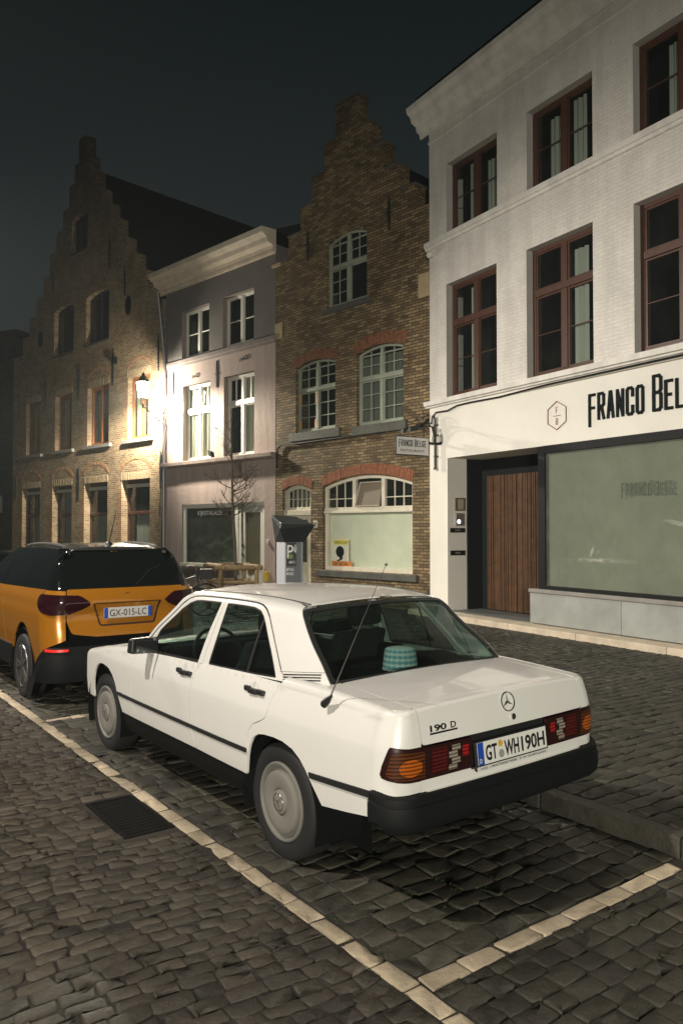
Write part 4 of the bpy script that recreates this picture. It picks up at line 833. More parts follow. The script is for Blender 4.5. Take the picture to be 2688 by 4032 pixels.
def ribs(name,pitch=.0173,lo=.30):
    m=MATS[name]; n=m.node_tree; b=n.nodes['Principled BSDF']
    if 'rib' in n.nodes: return m
    c=b.inputs['Base Color'].default_value[:3]; t=n.nodes.new('ShaderNodeTexCoord'); s=n.nodes.new('ShaderNodeSeparateXYZ'); n.links.new(t.outputs['Object'],s.inputs[0])
    a=n.nodes.new('ShaderNodeMath'); a.operation='MULTIPLY'; a.inputs[1].default_value=2*PI/pitch; n.links.new(s.outputs[2],a.inputs[0])
    q=n.nodes.new('ShaderNodeMath'); q.operation='SINE'; n.links.new(a.outputs[0],q.inputs[0]); r=n.nodes.new('ShaderNodeMapRange'); r.inputs[1].default_value=-1; r.inputs[3].default_value=lo; r.inputs[4].default_value=1.25; n.links.new(q.outputs[0],r.inputs[0])
    v=n.nodes.new('ShaderNodeVectorMath'); v.name='rib'; v.operation='SCALE'; v.inputs[0].default_value=c; n.links.new(r.outputs[0],v.inputs['Scale']); n.links.new(v.outputs[0],b.inputs['Base Color']); return m
CARX,CARY,CYAW=.2914,4.7117,.6447
def dens_loop(p,e):
    o=[]
    for i in range(len(p)):
        a,b=p[i],p[(i+1)%len(p)]; L=math.hypot(b[0]-a[0],b[1]-a[1]); n=max(1,int(math.ceil(L/e)))
        o+=[(a[0]+(b[0]-a[0])*k/n,a[1]+(b[1]-a[1])*k/n) for k in range(n)]
    return o
def rnd(p,r=.012,n=3):
    """round polygon corners slightly (chaikin-like, local)"""
    o=[]
    m=len(p)
    for i in range(m):
        a,b,c=Vector(p[i-1]),Vector(p[i]),Vector(p[(i+1)%m]); d1=(a-b); d2=(c-b); l=min(r,d1.length*.45,d2.length*.45)
        if d1.length<1e-6 or d2.length<1e-6 or d1.normalized().dot(d2.normalized())<-.94: o.append(tuple(b)); continue
        q0=b+d1.normalized()*l; q2=b+d2.normalized()*l
        for k in range(n+1):
            t=k/n; o.append(tuple(q0*(1-t)**2+b*2*t*(1-t)+q2*t*t))
    return o
def offs(p,d):
    """offset a loop inwards by d"""
    A=sum(p[i][0]*p[(i+1)%len(p)][1]-p[(i+1)%len(p)][0]*p[i][1] for i in range(len(p))); s=1 if A>0 else -1; o=[]
    for i in range(len(p)):
        a,b,c=Vector(p[i-1]),Vector(p[i]),Vector(p[(i+1)%len(p)]); e1=(b-a); e2=(c-b)
        if e1.length<1e-7: e1=e2
        if e2.length<1e-7: e2=e1
        n1=Vector((-e1.y,e1.x)).normalized()*s; n2=Vector((-e2.y,e2.x)).normalized()*s; n=(n1+n2)
        if n.length<1e-4: n=n1
        n.normalize(); k=d/max(.5,n.dot(n1)); o.append((b.x+n.x*k,b.y+n.y*k))
    return o
def fnorm(fn,u,v,e=1e-3):
    a=Vector(fn(u+e,v))-Vector(fn(u-e,v)); b=Vector(fn(u,v+e))-Vector(fn(u,v-e)); n=a.cross(b)
    return n.normalized() if n.length>1e-12 else Vector((0,0,1))
class Pan:
    """several curved panels collected into one mesh, with exact surface normals"""
    def __init__(s): s.v=[]; s.f=[]; s.n=[]
    def add(s,fn,outer,holes=(),us=None,vs=None,edge=.03,out=0.,flange=.014,mirror=False,sgn=-1,gap=.0022,ripple=None):
        if gap: outer=offs(outer,gap); holes=[offs(h,-gap*0) for h in holes]
        loops=[dens_loop(outer,edge)]+[dens_loop(h,edge) for h in holes]
        V=[];E=[]
        for l in loops:
            b=len(V); V+=[Vector(p) for p in l]; E+=[(b+i,b+(i+1)%len(l)) for i in range(len(l))]
        allp=np.array([p for l in loops for p in l])
        if us is not None:
            for i,x in enumerate(us):
                for j,y in enumerate(vs):
                    du=(us[min(i+1,len(us)-1)]-us[max(i-1,0)])/2; dv=(vs[min(j+1,len(vs)-1)]-vs[max(j-1,0)])/2
                    if not pip(x,y,loops[0]) or any(pip(x,y,h) for h in loops[1:]): continue
                    if np.min(((allp[:,0]-x)/(abs(du)+1e-9))**2+((allp[:,1]-y)/(abs(dv)+1e-9))**2)<.15: continue
                    V.append(Vector((x,y)))
        v,_,f,*_r=delaunay_2d_cdt(V,E,[],0,1e-7); T=[]
        for t in f:
            cx=sum(v[i][0] for i in t)/3; cy=sum(v[i][1] for i in t)/3
            if pip(cx,cy,loops[0]) and not any(pip(cx,cy,h) for h in loops[1:]): T.append(tuple(t))
        m=Vector((1,-1,1)) if mirror else Vector((1,1,1))
        P=[];N=[]
        for p in v:
            n=fnorm(fn,p[0],p[1])*sgn; q=Vector(fn(p[0],p[1])); o=out+(ripple(p[0],p[1]) if ripple else 0)
            q=q+n*o; P.append(Vector((q.x*m.x,q.y*m.y,q.z))); N.append(Vector((n.x*m.x,n.y*m.y,n.z)))
        b=len(s.v); s.v+=[tuple(q) for q in P]; s.n+=[tuple(n) for n in N]; s.f+=[tuple(i+b for i in t) for t in T]
        if flange:
            from collections import Counter
            C=Counter()
            for t in T:
                for i in range(3): C[tuple(sorted((t[i],t[(i+1)%3])))]+=1
            ed=[e for e,c in C.items() if c==1]; ids=sorted({i for e in ed for i in e}); mp={}
            for i in ids:
                mp[i]=len(s.v); s.v.append(tuple(P[i])); s.n.append(None); s.v.append(tuple(P[i]-N[i]*flange)); s.n.append(None)
            for a,c in ed: s.f.append((mp[a],mp[c],mp[c]+1,mp[a]+1))
        return s
    def build(s,name,m,parent=None,custom=True):
        me=bpy.data.meshes.new(name); me.from_pydata(s.v,[],s.f)
        # orient faces along the stored normals
        flip=[]
        for p in me.polygons:
            n=s.n[p.vertices[0]]
            if n is not None and p.normal.dot(Vector(n))<0: flip.append(p.index)
        if flip:
            bm=bmesh.new(); bm.from_mesh(me); bm.faces.ensure_lookup_table(); bmesh.ops.reverse_faces(bm,faces=[bm.faces[i] for i in flip]); bm.to_mesh(me); bm.free()
        o=link(name,me,m,parent,smooth=True)
        if custom:
            vn=[v.normal[:] for v in me.vertices]
            me.normals_split_custom_set_from_vertices([s.n[i] if s.n[i] is not None else vn[i] for i in range(len(s.v))])
        return o
def grid(a,b,st): n=max(2,int(round(abs(b-a)/st))); return [a+(b-a)*(i+.5)/n for i in range(n)]
def sweep(fnp,prof,us,cap=True):
    """profile [(out,z)...] carried round the perimeter fnp(u)->(x,y,nx,ny)"""
    mb=MB(); V=[];n=len(prof)
    for u in us:
        x,y,nx,ny=fnp(u); 
        for o,z in prof: V.append((x+nx*o,y+ny*o,z))
    F=[(i*n+k,i*n+(k+1)%n,(i+1)*n+(k+1)%n,(i+1)*n+k) for i in range(len(us)-1) for k in range(n)]
    F+=[tuple(range(n)),tuple(range(len(us)*n-1,(len(us)-1)*n-1,-1))]
    mb.add(V,F); return mb
def sedan():
    root=empty('white_sedan','white four-door saloon parked in the marked bay, boot towards the camera','car',loc=(CARX,CARY,0),rz=PI/2+CYAW)
    root.rotation_euler=(-.0111,.0052,PI/2+CYAW)
    VB=[.30,.36,.42,.46,.50,.55,.60,.65,.70,.74,.77,.785,.80,.83,.86,.89,.91,.925,.935,.943,.951,.959,.967,.975,.983,.991,1.0]
    uc=XR-RC*PI/2-(ymax(XR)-RC)
    def zt(u):
        x,y,nx,ny=plan(u); r=fil(u); return deckz(x,.66 if u>=XR-.12 else y)-r
    vend=lambda u: zt(u)+fil(u)*PI/2
    front_arch=[(2.206,.401),(2.284,.53),(2.339,.605),(2.411,.662),(2.485,.696),(2.56,.711),(2.66,.716),(2.735,.705),(2.80,.675),(2.845,.627),(2.875,.56),(2.895,.47),(2.90,.40)]
    rear_arch=[(.292,.396),(.278,.45),(.262,.51),(.238,.575),(.205,.625),(.155,.653),(.09,.664),(0,.668),(-.09,.663),(-.177,.643),(-.245,.607),(-.296,.562),(-.345,.500),(-.385,.45),(-.418,.408)]
    fgap=[(1.958,.905),(1.965,.88),(1.985,.84),(2.008,.786),(2.006,.704),(1.996,.615),(1.980,.55),(1.962,.493),(1.944,.45),(1.93,.402)]
    mgap=[(.945,.938),(.985,.915),(1.000,.88),(1.002,.808),(1.000,.695),(.989,.562),(.963,.483),(.931,.404)]
    rgap=[(.013,.955),(.040,.91),(.063,.86),(.069,.80),(.083,.762),(.126,.736),(.208,.702),(.258,.656),(.280,.615),(.299,.565),(.326,.52),(.348,.46),(.354,.397)]
    for mi in (False,True):
        K=dict(mirror=mi)
        # --- front fender
        outer=[(1.93,.402)]+front_arch+[(3.354,.42),(3.354,vend(3.35)),(3.30,vend(3.3)),(3.15,vend(3.15)),(3.0,vend(3.0)),(2.7,vend(2.7)),(2.4,vend(2.4)),(2.1,vend(2.1)),(1.958,vend(1.958))]+fgap[:-1]
        p=Pan(); p.add(body,outer,us=grid(1.95,3.1,.09)+grid(3.0,3.35,.03),vs=VB,**K); p.build('front_fender',PAINT,root)
        # --- front door: skin + window frame
        p=Pan(); p.add(body,fgap+mgap[::-1]+[(1.2,.936),(1.5,.926),(1.8,.914)],us=grid(.93,2.0,.09),vs=VB,**K)
        gf=rnd([(1.86,.955),(1.80,1.062),(1.68,1.152),(1.541,1.258),(1.435,1.305),(1.341,1.324),(1.252,1.329),(.955,1.328),(.965,1.24),(.981,1.15),(.993,1.045),(1.003,.945),(1.233,.935),(1.63,.918),(1.88,.912)],.012)
        ff=[(1.965,.905),(1.952,.985),(1.85,1.068),(1.738,1.150),(1.561,1.288),(1.465,1.334),(1.39,1.352),(1.292,1.359),(.921,1.358),(.923,1.232),(.933,1.087),(.942,.935),(1.3,.922),(1.8,.906)]
        p.add(cabin,ff,[gf],edge=.02,**K); fd=p.build('front_door',PAINT,root)
        g=Pan(); g.add(cabin,offs(gf,-.004),us=grid(.95,1.9,.1),vs=grid(.9,1.34,.05),out=-.008,flange=0,gap=0,**K); g.build('side_window',CGL,fd)
        s_=Pan(); s_.add(cabin,offs(gf,-.003),[offs(gf,.010)],edge=.02,out=-.003,flange=.004,gap=0,**K); s_.build('window_seal',RUBB,fd)
        # --- rear door
        p=Pan(); p.add(body,[(.938,.944)]+[(x-.0005,z) for x,z in mgap[1:]]+rgap[::-1]+[(.3,.957),(.6,.953)],us=grid(0,1.0,.09),vs=VB,**K)
        gr_=rnd([(.873,1.327),(.683,1.327),(.537,1.325),(.458,1.312),(.41,1.285),(.358,1.240),(.29,1.17),(.221,1.096),(.165,1.03),(.112,.962),(.304,.956),(.568,.952),(.865,.944),(.861,1.125)],.014)
        fr=[(.918,1.358),(.663,1.356),(.528,1.353),(.464,1.344),(.412,1.325),(.35,1.283),(.264,1.198),(.167,1.093),(.09,1.005),(.035,.968),(.013,.950),(.3,.948),(.6,.943),(.939,.935),(.930,1.087),(.920,1.232)]
        p.add(cabin,fr,[gr_],edge=.02,**K); rdr=p.build('rear_door',PAINT,root)
        g=Pan(); g.add(cabin,offs(gr_,-.004),us=grid(.1,.9,.1),vs=grid(.9,1.34,.05),out=-.008,flange=0,gap=0,**K); g.build('side_window',CGL,rdr)
        s_=Pan(); s_.add(cabin,offs(gr_,-.003),[offs(gr_,.010)],edge=.02,out=-.003,flange=.004,gap=0,**K)
        s_.add(cabin,[(.409,1.285),(.394,1.275),(.392,.955),(.412,.955)],edge=.05,out=-.004,flange=.004,gap=0,**K); s_.build('window_seal',RUBB,rdr)
        # --- rear quarter: side, corner, rear face down to the bumper
        u6=-1.0726
        outer=[(.354,.397)]+rear_arch+[(-.62,.432),(-.835,.462),(-.84,.50),(-.845,.572),(-.92,.572),(-1.0,.572),(u6,.572),(u6,.628),(-1.0,.630),(-.942,.636),(-.897,.646),(-.864,.655),(-.857,.670),(-.868,.71),(-.885,.75),(-.902,.788),(-.91,.794),(-.95,.788),(-1.0,.784),(u6,.784)]
        top=[(u,vend(u)) for u in [u6,-1.04,-1.0,-.95,-.9,-.85,-.8,-.7,-.6,-.5,-.4,-.3,-.2,-.1,0.0]]
        outer+=top+rgap[1:-1] if False else top+rgap[:-1]
        p=Pan(); p.add(body,outer,us=grid(u6,-.8,.022)+grid(-.8,.36,.08),vs=VB,edge=.025,**K)
        rimxy=[]
        for u in [u6,-1.04,-1.0,-.95,-.9,-.85,-.8,-.7,-.6,-.5,-.4,-.3,-.2,-.1]:
            q=body(u,vend(u)); rimxy.append((q[0],q[1]))
        dk=rimxy+[(-.1,.60),(-.327,.60),(-.327,.6),(-.6,.607),(-.915,.607)]
        dk=[dk[0]]+[q for a,q in zip(dk,dk[1:]) if math.hypot(a[0]-q[0],a[1]-q[1])>1e-4]
        p.add(lambda x,y:(x,y,deckz(x,y)),dk,us=grid(-.95,-.1,.06),vs=grid(.6,.8,.03),flange=.006,gap=0,sgn=1,**K)
        qp=p.build('rear_quarter_panel',PAINT,root)
        # --- pillars and roof rail
        rail=[(2.03,.93),(2.01,1.00),(1.80,1.172),(1.62,1.315),(1.54,1.375),(1.50,1.43),(1.46,1.46),(1.2,1.462),(.9,1.462),(.6,1.462),(.35,1.455),(.20,1.44),(.135,1.42),(.118,1.385),(.085,1.35),(-.05,1.225),(-.2,1.085),(-.318,.975),(-.15,.94),(.010,.945)]
        lo=[(.033,.970),(.088,1.008),(.165,1.096),(.262,1.201),(.348,1.286),(.41,1.328),(.463,1.347),(.528,1.356),(.663,1.359),(.921,1.361),(1.292,1.362),(1.39,1.355),(1.466,1.337),(1.563,1.291),(1.74,1.153),(1.852,1.071),(1.955,.988),(1.97,.93)]
        p=Pan(); p.add(cabin,rail+lo,us=grid(-.3,2.0,.07),vs=grid(.95,1.32,.04)+grid(1.32,1.46,.012),edge=.02,flange=.008,gap=0,**K); p.build('roof_pillars',PAINT,root)
        s_=Pan(); band=[(.085,1.003),(.165,1.093),(.262,1.198),(.348,1.283),(.41,1.325),(.463,1.344),(.528,1.353),(.663,1.356),(.921,1.358),(1.292,1.359),(1.39,1.352),(1.466,1.334),(1.563,1.288),(1.74,1.150),(1.852,1.068),(1.955,.985)]
        up=[(x+.003,z+.011) if x<.4 or x>1.42 else (x,z+.0095) for x,z in band]
        s_.add(cabin,band+up[::-1],edge=.03,out=.001,flange=.003,gap=0,**K); s_.build('drip_rail',RUBB,root)
        # --- belt mouldings under the glass, side trim strips
        s_=Pan(); s_.add(cabin,[(1.88,.906),(1.003,.936),(1.003,.945),(1.88,.916)],edge=.05,out=.003,flange=.004,gap=0,**K); s_.build('belt_moulding',BLKP,fd)
        for ub,ua,par in ((2.27,2.012,root),(2.002,.993,fd),(.985,.274,rdr)):
            s_=Pan(); s_.add(body,rnd([(ua,.527),(ub,.527),(ub,.552),(ua,.552)],.006),vs=[.5395],us=grid(ua,ub,.1),out=.008,flange=.01,gap=0,**K); s_.build('side_trim',BLKP,par)
        s_=Pan(); s_.add(body,rnd([(-.835,.553),(-.338,.532),(-.330,.560),(-.835,.585)],.004),us=grid(-.8,-.35,.08),vs=[.56],out=.008,flange=.01,gap=0,**K); s_.build('side_trim',BLKP,root)
        for cx,cz,par in ((1.135,.862,fd),(.245,.880,rdr)):
            s_=Pan(); s_.add(body,[(cx+.02+.05*math.cos(t),cz+.004+.046*math.sin(t)) for t in np.linspace(0,2*PI,20)[:-1]],[],out=.0008,flange=0,gap=0,**K); s_.build('handle_cup',mat('shadowed_paint',(.60,.59,.57),.4),par)
            h=MB(); q=body(cx,cz); m_=-1 if mi else 1; yy=q[1]
            for (a,b2,dz,oy) in ((cx+.10,cx+.045,.004,.020),(cx+.046,cx-.04,-.003,.026),(cx-.039,cx-.11,.0,.022)):
                h.box(b2,a,min(m_*(yy-.004),m_*(yy+oy)),max(m_*(yy-.004),m_*(yy+oy)),cz-.016+dz,cz+.014+dz)
            h.build('door_handle',BLKP,par,bevel=.006)
        # --- vents at the foot of the rear pillar
        s_=Pan()
        for k in range(4):
            o=.0145*k; s_.add(cabin,[(.060-.004*k,.985-o*.9+.006),(-.235-.003*k,1.018-o+.006),(-.235-.003*k,1.011-o+.006),(.060-.004*k,.978-o*.9+.006)],edge=.05,out=.0016+.0001*k,flange=0,gap=0,**K)
        s_.build('vent_slots',RUBB,root)
        s_=Pan(); s_.add(cabin,[(.092,1.001),(-.268,1.036),(-.268,1.034),(.092,.999)],edge=.05,out=.0015,flange=0,gap=0,**K); s_.build('panel_joint',RUBB,root)
        # --- lamp cluster
        lo_=[(-.857,.668),(-.868,.71),(-.885,.75),(-.902,.790),(-.912,.796),(-.95,.7885),(-1.0,.7845),(u6,.7845),(-1.2,.7835),(-1.387,.782),(-1.393,.77),(-1.393,.645),(-1.385,.632),(-1.24,.628),(-1.077,.6275),(-1.0,.630),(-.942,.636),(-.897,.645),(-.864,.655)]
        rip=lambda u,v:.0045*abs(math.sin((v-.628)/.156*PI*4.5))
        us_=grid(-1.393,-.857,.024); vs_=[.628+.156*i/27 for i in range(1,27)]
        p=Pan(); p.add(body,lo_,us=us_,vs=vs_,edge=.012,out=.002,flange=.02,gap=.001,ripple=rip,**K); tl=p.build('tail_lamp',mat('smoked_lamp',(.020,.005,.005),.22,coat=.6),root)
        def seg(nm,m,pts,o=.0035):
            q=Pan(); q.add(body,pts,us=us_,vs=vs_,edge=.012,out=o,flange=0,gap=0,ripple=rip,**K); q.build(nm,m,tl)
        AMB=mat('amber_lens',(.36,.085,.008),.2,coat=.6,emit=(1,.22,.02),es=.01); REDL=mat('red_lens',(.075,.007,.007),.2,coat=.6); BRED=mat('bright_red_lens',(.32,.012,.012),.2,coat=.6); CLR=mat('clear_lens',(.26,.225,.18),.2,coat=.6)
        DAM=mat('shaded_amber_lens',(.085,.024,.005),.2,coat=.6); seg('amber_lens',DAM,[(-.885,.668),(-.915,.765),(-.96,.768),(-1.085,.763),(-1.09,.645),(-1.0,.644),(-.93,.648)],.003)  # duller amber round the middle: shade painted into the lens colour
        for nm_ in ('amber_lens','red_lens','bright_red_lens','clear_lens','shaded_amber_lens'): ribs(nm_)
        seg('amber_lens',AMB,[(-1.01+.062*math.cos(t_),.697+.040*math.sin(t_)) for t_ in np.linspace(0,2*PI,17)[:-1]])  # brighter ellipse: hot spot of the lamp's reflector painted as lens colour
        seg('red_lens',REDL,[(-1.13,.652),(-1.13,.765),(-1.225,.765),(-1.225,.652)])
        seg('red_lens',BRED,[(-1.325,.70),(-1.325,.752),(-1.365,.752),(-1.365,.70)],.004)
        for k in range(4): a=-1.242 if k%2 else -1.236; seg('clear_lens',CLR,[(a-(.013 if k%2 else 0),.650+.029*k),(a-(.013 if k%2 else 0),.677+.029*k),(a-.055-(.013 if k%2 else 0),.677+.029*k),(a-.055-(.013 if k%2 else 0),.650+.029*k)],.0045)
        # --- wheels
        sg=-1 if mi else 1
        for wx in (0.,2.665):
            wz=.312; M0=Matrix.Translation((wx,sg*.778,wz))@Matrix.Rotation(-PI/2*sg,4,'X')   # local z -> outward
            t=MB(); t.M=M0; t.lathe([(.205,-.165),(.262,-.182),(.296,-.178),(.310,-.160),(.312,-.02),(.306,-.008),(.290,.000),(.255,.004),(.222,-.002),(.208,-.012),(.206,-.06)],56); w_=t.build('wheel',mat('tyre_rubber',(.014,.014,.015),.75),root,smooth=True)
            t=MB(); t.M=M0; t.lathe([(.214,-.014),(.212,.001),(.205,.005),(.196,.002),(.192,-.012),(.190,-.05)],56); t.build('wheel_rim',mat('silver_trim',(.24,.235,.21),.5,metal=.4),w_,smooth=True)
            t=MB(); t.M=M0; t.lathe([(.193,-.016),(.162,-.017),(.160,-.02)],56); t.build('wheel_groove',RUBB,w_,smooth=True)
            t=MB(); t.M=M0; t.lathe([(.168,-.012),(.166,.004),(.158,.009),(.13,.010),(.09,.008),(.074,.002),(.070,-.008),(.066,-.008),(.063,.010),(.056,.014),(.0,.017)],56); hc=t.build('hubcap',mat('hubcap_silver',(.26,.25,.225),.5,metal=.35),w_,smooth=True)
            t=MB(); t.M=M0@Matrix.Translation((0,0,.016))@Matrix.Rotation(.35*sg,4,'Z')
            for k in range(3):
                a=PI/2+2*PI*k/3; t.add([(0.004*math.cos(a+PI/2),.004*math.sin(a+PI/2),0),(.004*math.cos(a-PI/2),.004*math.sin(a-PI/2),0),(.045*math.cos(a),.045*math.sin(a),0),(0,0,.004)],[(0,1,2),(0,2,3),(1,2,3)])
            t.M=M0@Matrix.Translation((0,0,.0145)); t.tube([(.047*math.cos(a),.047*math.sin(a),0) for a in np.linspace(0,2*PI,28)[:-1]],.0018,5,closed=True); t.build('star_emblem',mat('dark_chrome',(.15,.15,.15),.25,metal=1),hc,smooth=True)
            # liner
            l=MB(); n=20; V=[]
            for k in range(n+1):
                a=-.35+(PI+.7)*k/n
                for yy in (.80,.45): V.append((wx+.375*math.cos(a),sg*yy,.305+.375*math.sin(a)))
            l.add(V,[(2*k,2*k+2,2*k+3,2*k+1) for k in range(n)]); l.add([(wx-.45,sg*.5,.1),(wx+.45,sg*.5,.1),(wx+.45,sg*.5,.75),(wx-.45,sg*.5,.75)],[(0,1,2,3)]); l.build('wheel_arch_liner',DINT,root,fix=False)
        # --- mirror
        m=MB(); s1=sg
        m.hexa([(1.70,s1*.765,.912),(1.64,s1*.965,.930),(1.72,s1*.975,.932),(1.80,s1*.775,.915)],[(1.70,s1*.775,1.030),(1.64,s1*.955,1.038),(1.71,s1*.965,1.034),(1.79,s1*.775,1.025)])
        m.hexa([(1.66,s1*.742,.905),(1.66,s1*.775,.905),(1.88,s1*.775,.905),(1.92,s1*.742,.905)],[(1.70,s1*.735,1.035),(1.70,s1*.775,1.015),(1.80,s1*.770,1.0),(1.84,s1*.728,1.02)]); mr=m.build('door_mirror',BLKP,fd,bevel=.018,seg=3)
        m=MB(); m.hexa([(1.60,s1*.79,.93),(1.585,s1*.955,.945),(1.60,s1*.955,.945),(1.62,s1*.79,.93)],[(1.60,s1*.79,1.02),(1.585,s1*.945,1.028),(1.60,s1*.945,1.028),(1.62,s1*.79,1.02)]); m.M=None; m.build('mirror_glass',mat('mirror_glass',(.02,.022,.023),.06,metal=0,spec=1),mr)
        # rocker
        sl=sweep(plan,[(-.024,.402),(-.034,.33),(-.07,.25),(-.25,.24),(-.25,.402)],[.355+.0925*i for i in range(21)])
        if mi: sl.v=[(a,-b,c) for a,b,c in sl.v]
        sl.build('rocker_panel',GRYP,root)
    # --- hood, cowl, windscreen
    def deckf(x,y): return (x,y,deckz(x,y))
    hp=[(1.99,-.60),(2.02,0),(1.99,.60),(2.4,.652),(2.9,.625),(3.23,.56),(3.255,0),(3.23,-.56),(2.9,-.625),(2.4,-.652)]
    p=Pan(); p.add(deckf,hp,us=grid(2,3.38,.1),vs=grid(-.65,.65,.1),sgn=1); p.build('bonnet',PAINT,root)
    fill=MB()
    for s1 in (1,-1): fill.add([(1.9,s1*.60,deckz(1.9,.6)-.012),(3.2,s1*.55,deckz(3.2,.6)-.012),(3.15,s1*.64,deckz(3.15,.7)-.03),(2.4,s1*.79,deckz(2.4,.8)-.03),(1.9,s1*.79,deckz(1.9,.8)-.03)],[(0,1,2,3,4)])
    fill.build('bonnet_rails',PAINT,root)
    f=sweep(plan,[(.0,.74),(.0,.42),(-.12,.42),(-.12,.74)],[3.354,3.6,3.8,4.0,4.12]); 
    g=[(x,-y,z) for x,y,z in f.v]; f.add(g,[tuple(i for i in q) for q in []]); f.v=f.v[:20]+[]
    nose=MB(); nose.box(3.05,3.245,-.60,.60,.42,.735); nose.build('grille',GRYP,root,bevel=.03)
    p=Pan(); ws=lambda a,t:(lambda P,Q:(P[0]+(Q[0]-P[0])*t, P[1]+(Q[1]-P[1])*t, P[2]+(Q[2]-P[2])*t+.02*math.sin(PI*t)))((2.06-.06*a*a+.04,a*.66,.955),(1.46-.10*a*a+.02,a*.47,1.362))
    p.add(ws,[(-1,0),(1,0),(1,1),(-1,1)],us=grid(-1,1,.2),vs=grid(0,1,.2),flange=0,gap=0,sgn=1); p.build('windscreen',CGL,root)
    cw=MB(); cw.hexa([(1.88,-.74,.86),(2.02,-.74,.86),(2.02,.74,.86),(1.88,.74,.86)],[(1.90,-.70,.948),(2.03,-.66,.945),(2.03,.66,.945),(1.90,.70,.948)]); cw.build('cowl',BLKP,root)
    # --- roof with its two seams
    yr=lambda x:cabin(x,1.462 if .35<x<1.46 else 1.45)[1]
    def rf(x,y):
        xe,ye,ze=cabin(min(max(x,.118),1.46),1.46); t=min(1.05,abs(y)/ye); return (x,y,ze+.026*(1-t**2.2)-(.35*max(0,x-1.46)))
    E_=[.13,.2,.35,.6,.9,1.2,1.44]; ed=[(x,cabin(x,1.456)[1]) for x in E_]
    out=[(.06,0),(.068,.2),(.09,.36)]+ed+[(1.50,.30),(1.515,0),(1.50,-.30)]+[(x,-y) for x,y in ed[::-1]]+[(.09,-.36),(.068,-.2)]
    p=Pan(); p.add(rf,out,us=grid(.06,1.5,.09),vs=grid(-.5,.5,.07),gap=.004,flange=.008,sgn=1); p.build('roof',PAINT,root)
    for s1 in (1,-1):
        t=MB(); t.tube([(x,s1*(y+.003),rf(x,y)[2]+.0015) for x,y in [(x,cabin(x,1.456)[1]) for x in np.linspace(.125,1.45,14)]],.0045,5); t.build('roof_seam',mat('roof_seam',(.10,.10,.095),.5),root)
    # --- rear window
    TL,TC,BLc=(.118,.475,1.352),.055,(-.325,.640,.985)
    def rw(a,t):
        xe,ye,ze=cabin(-.322+.436*t,.972+.405*t); ye-=.006; c=1-a*a
        return (xe-c*(.016+.044*t)-.010*math.sin(PI*t)*c, a*ye, ze+c*(.008+.016*t)+.012*math.sin(PI*t)*c)
    L=rnd([(-1,0),(1,0),(1,1),(-1,1)],.06,4)
    p=Pan(); p.add(rw,L,us=grid(-1,1,.1),vs=grid(0,1,.1),edge=.05,out=-.004,flange=0,gap=0,sgn=-1); w1=p.build('rear_window',CGL,root)
    ins=[(x*.955,.045+(z)*.90) for x,z in L]
    p=Pan(); p.add(rw,L,[ins],us=None,edge=.04,out=.003,flange=.010,gap=0,sgn=-1); p.build('window_seal',mat('rear_seal',(.020,.022,.022),.35),w1)
    # --- boot lid
    def vd(u,x): 
        X,Y,nx,ny=plan(u); r=.022; z=deckz(X,Y)-r; return z+r*PI/2+(x-X-inset(u,z)-r)
    ys=np.linspace(.602,-.602,15); u_of=lambda y: XR-RC*PI/2-((ymax(XR)-RC)-y)
    top=[(u_of(y),vd(u_of(y),-.327)) for y in ys]
    side=lambda y:[(u_of(y),.788),(u_of(y),.86),(u_of(y),.94)]
    outer=[(u_of(.602),.788)]+top+[(u_of(-.602),.788)]
    outer=rnd(outer,.02)
    p=Pan(); p.add(body,outer,us=[u_of(y) for y in np.linspace(.58,-.58,14)],vs=[.80,.82,.84,.86,.88,.90,.915,.925,.933,.940,.946,.952,.958,.964,.970,.976,.982,.99,1.0,1.02,1.05,1.1,1.16,1.22,1.28,1.34,1.4,1.46,1.52],edge=.03); bl=p.build('boot_lid',PAINT,root)
    bk=lambda y,z,o=0:(body(u_of(y),z)[0]-o,y,z)
    ang=math.atan2(body(u_of(0),.93)[0]-body(u_of(0),.86)[0],.07)
    Ms=Matrix.Translation(bk(0,.908,.006))@Matrix.Rotation(ang,4,'Y')
    t=MB(); t.M=Ms; t.tube([(0,.047*math.cos(a),.047*math.sin(a)) for a in np.linspace(0,2*PI,36)[:-1]],.0035,6,closed=True)
    for k in range(3):
        a=PI/2+2*PI*k/3; c,s_=math.cos(a),math.sin(a); c2,s2=math.cos(a+PI/3),math.sin(a+PI/3); c3,s3=math.cos(a-PI/3),math.sin(a-PI/3)
        t.add([(0.002,.009*c2,.009*s2),(0.002,.009*c3,.009*s3),(0.002,.046*c,.046*s_),(-.006,0,0)],[(0,1,2),(0,2,3),(1,2,3),(0,1,3)])
    t.build('star_emblem',CHR,bl,smooth=False)
    t=MB(); t.M=Matrix.Translation(bk(-.022,.832,.0))@Matrix.Rotation(-PI/2,4,'Y'); t.lathe([(.016,-.01),(.016,.010),(.012,.013),(.0,.013)],20); t.build('boot_lock',CHR,bl,smooth=True)
    tb,W=text_mb('190',0,0,.030,w=.105,t=.004,y=0,bold=.02); tb2,W2=text_mb('D',.133,0,.030,w=.036,t=.004,y=0,bold=.02)
    def rearplace(mb,y0,z0,o,lean=0): mb.v=[(body(u_of(y0),z0)[0]-o+ (-b if False else b) + lean*c, y0-a, z0+c) for a,b,c in mb.v]; return mb
    tb.add(tb2.v,tb2.f); tb.box(-.004,.176,-.004,0,-.012,-.004)
    rearplace(tb,.545,.842,.002,.12).build('model_badge',mat('badge_chrome',(.28,.28,.27),.2,metal=1),bl,fix=False)
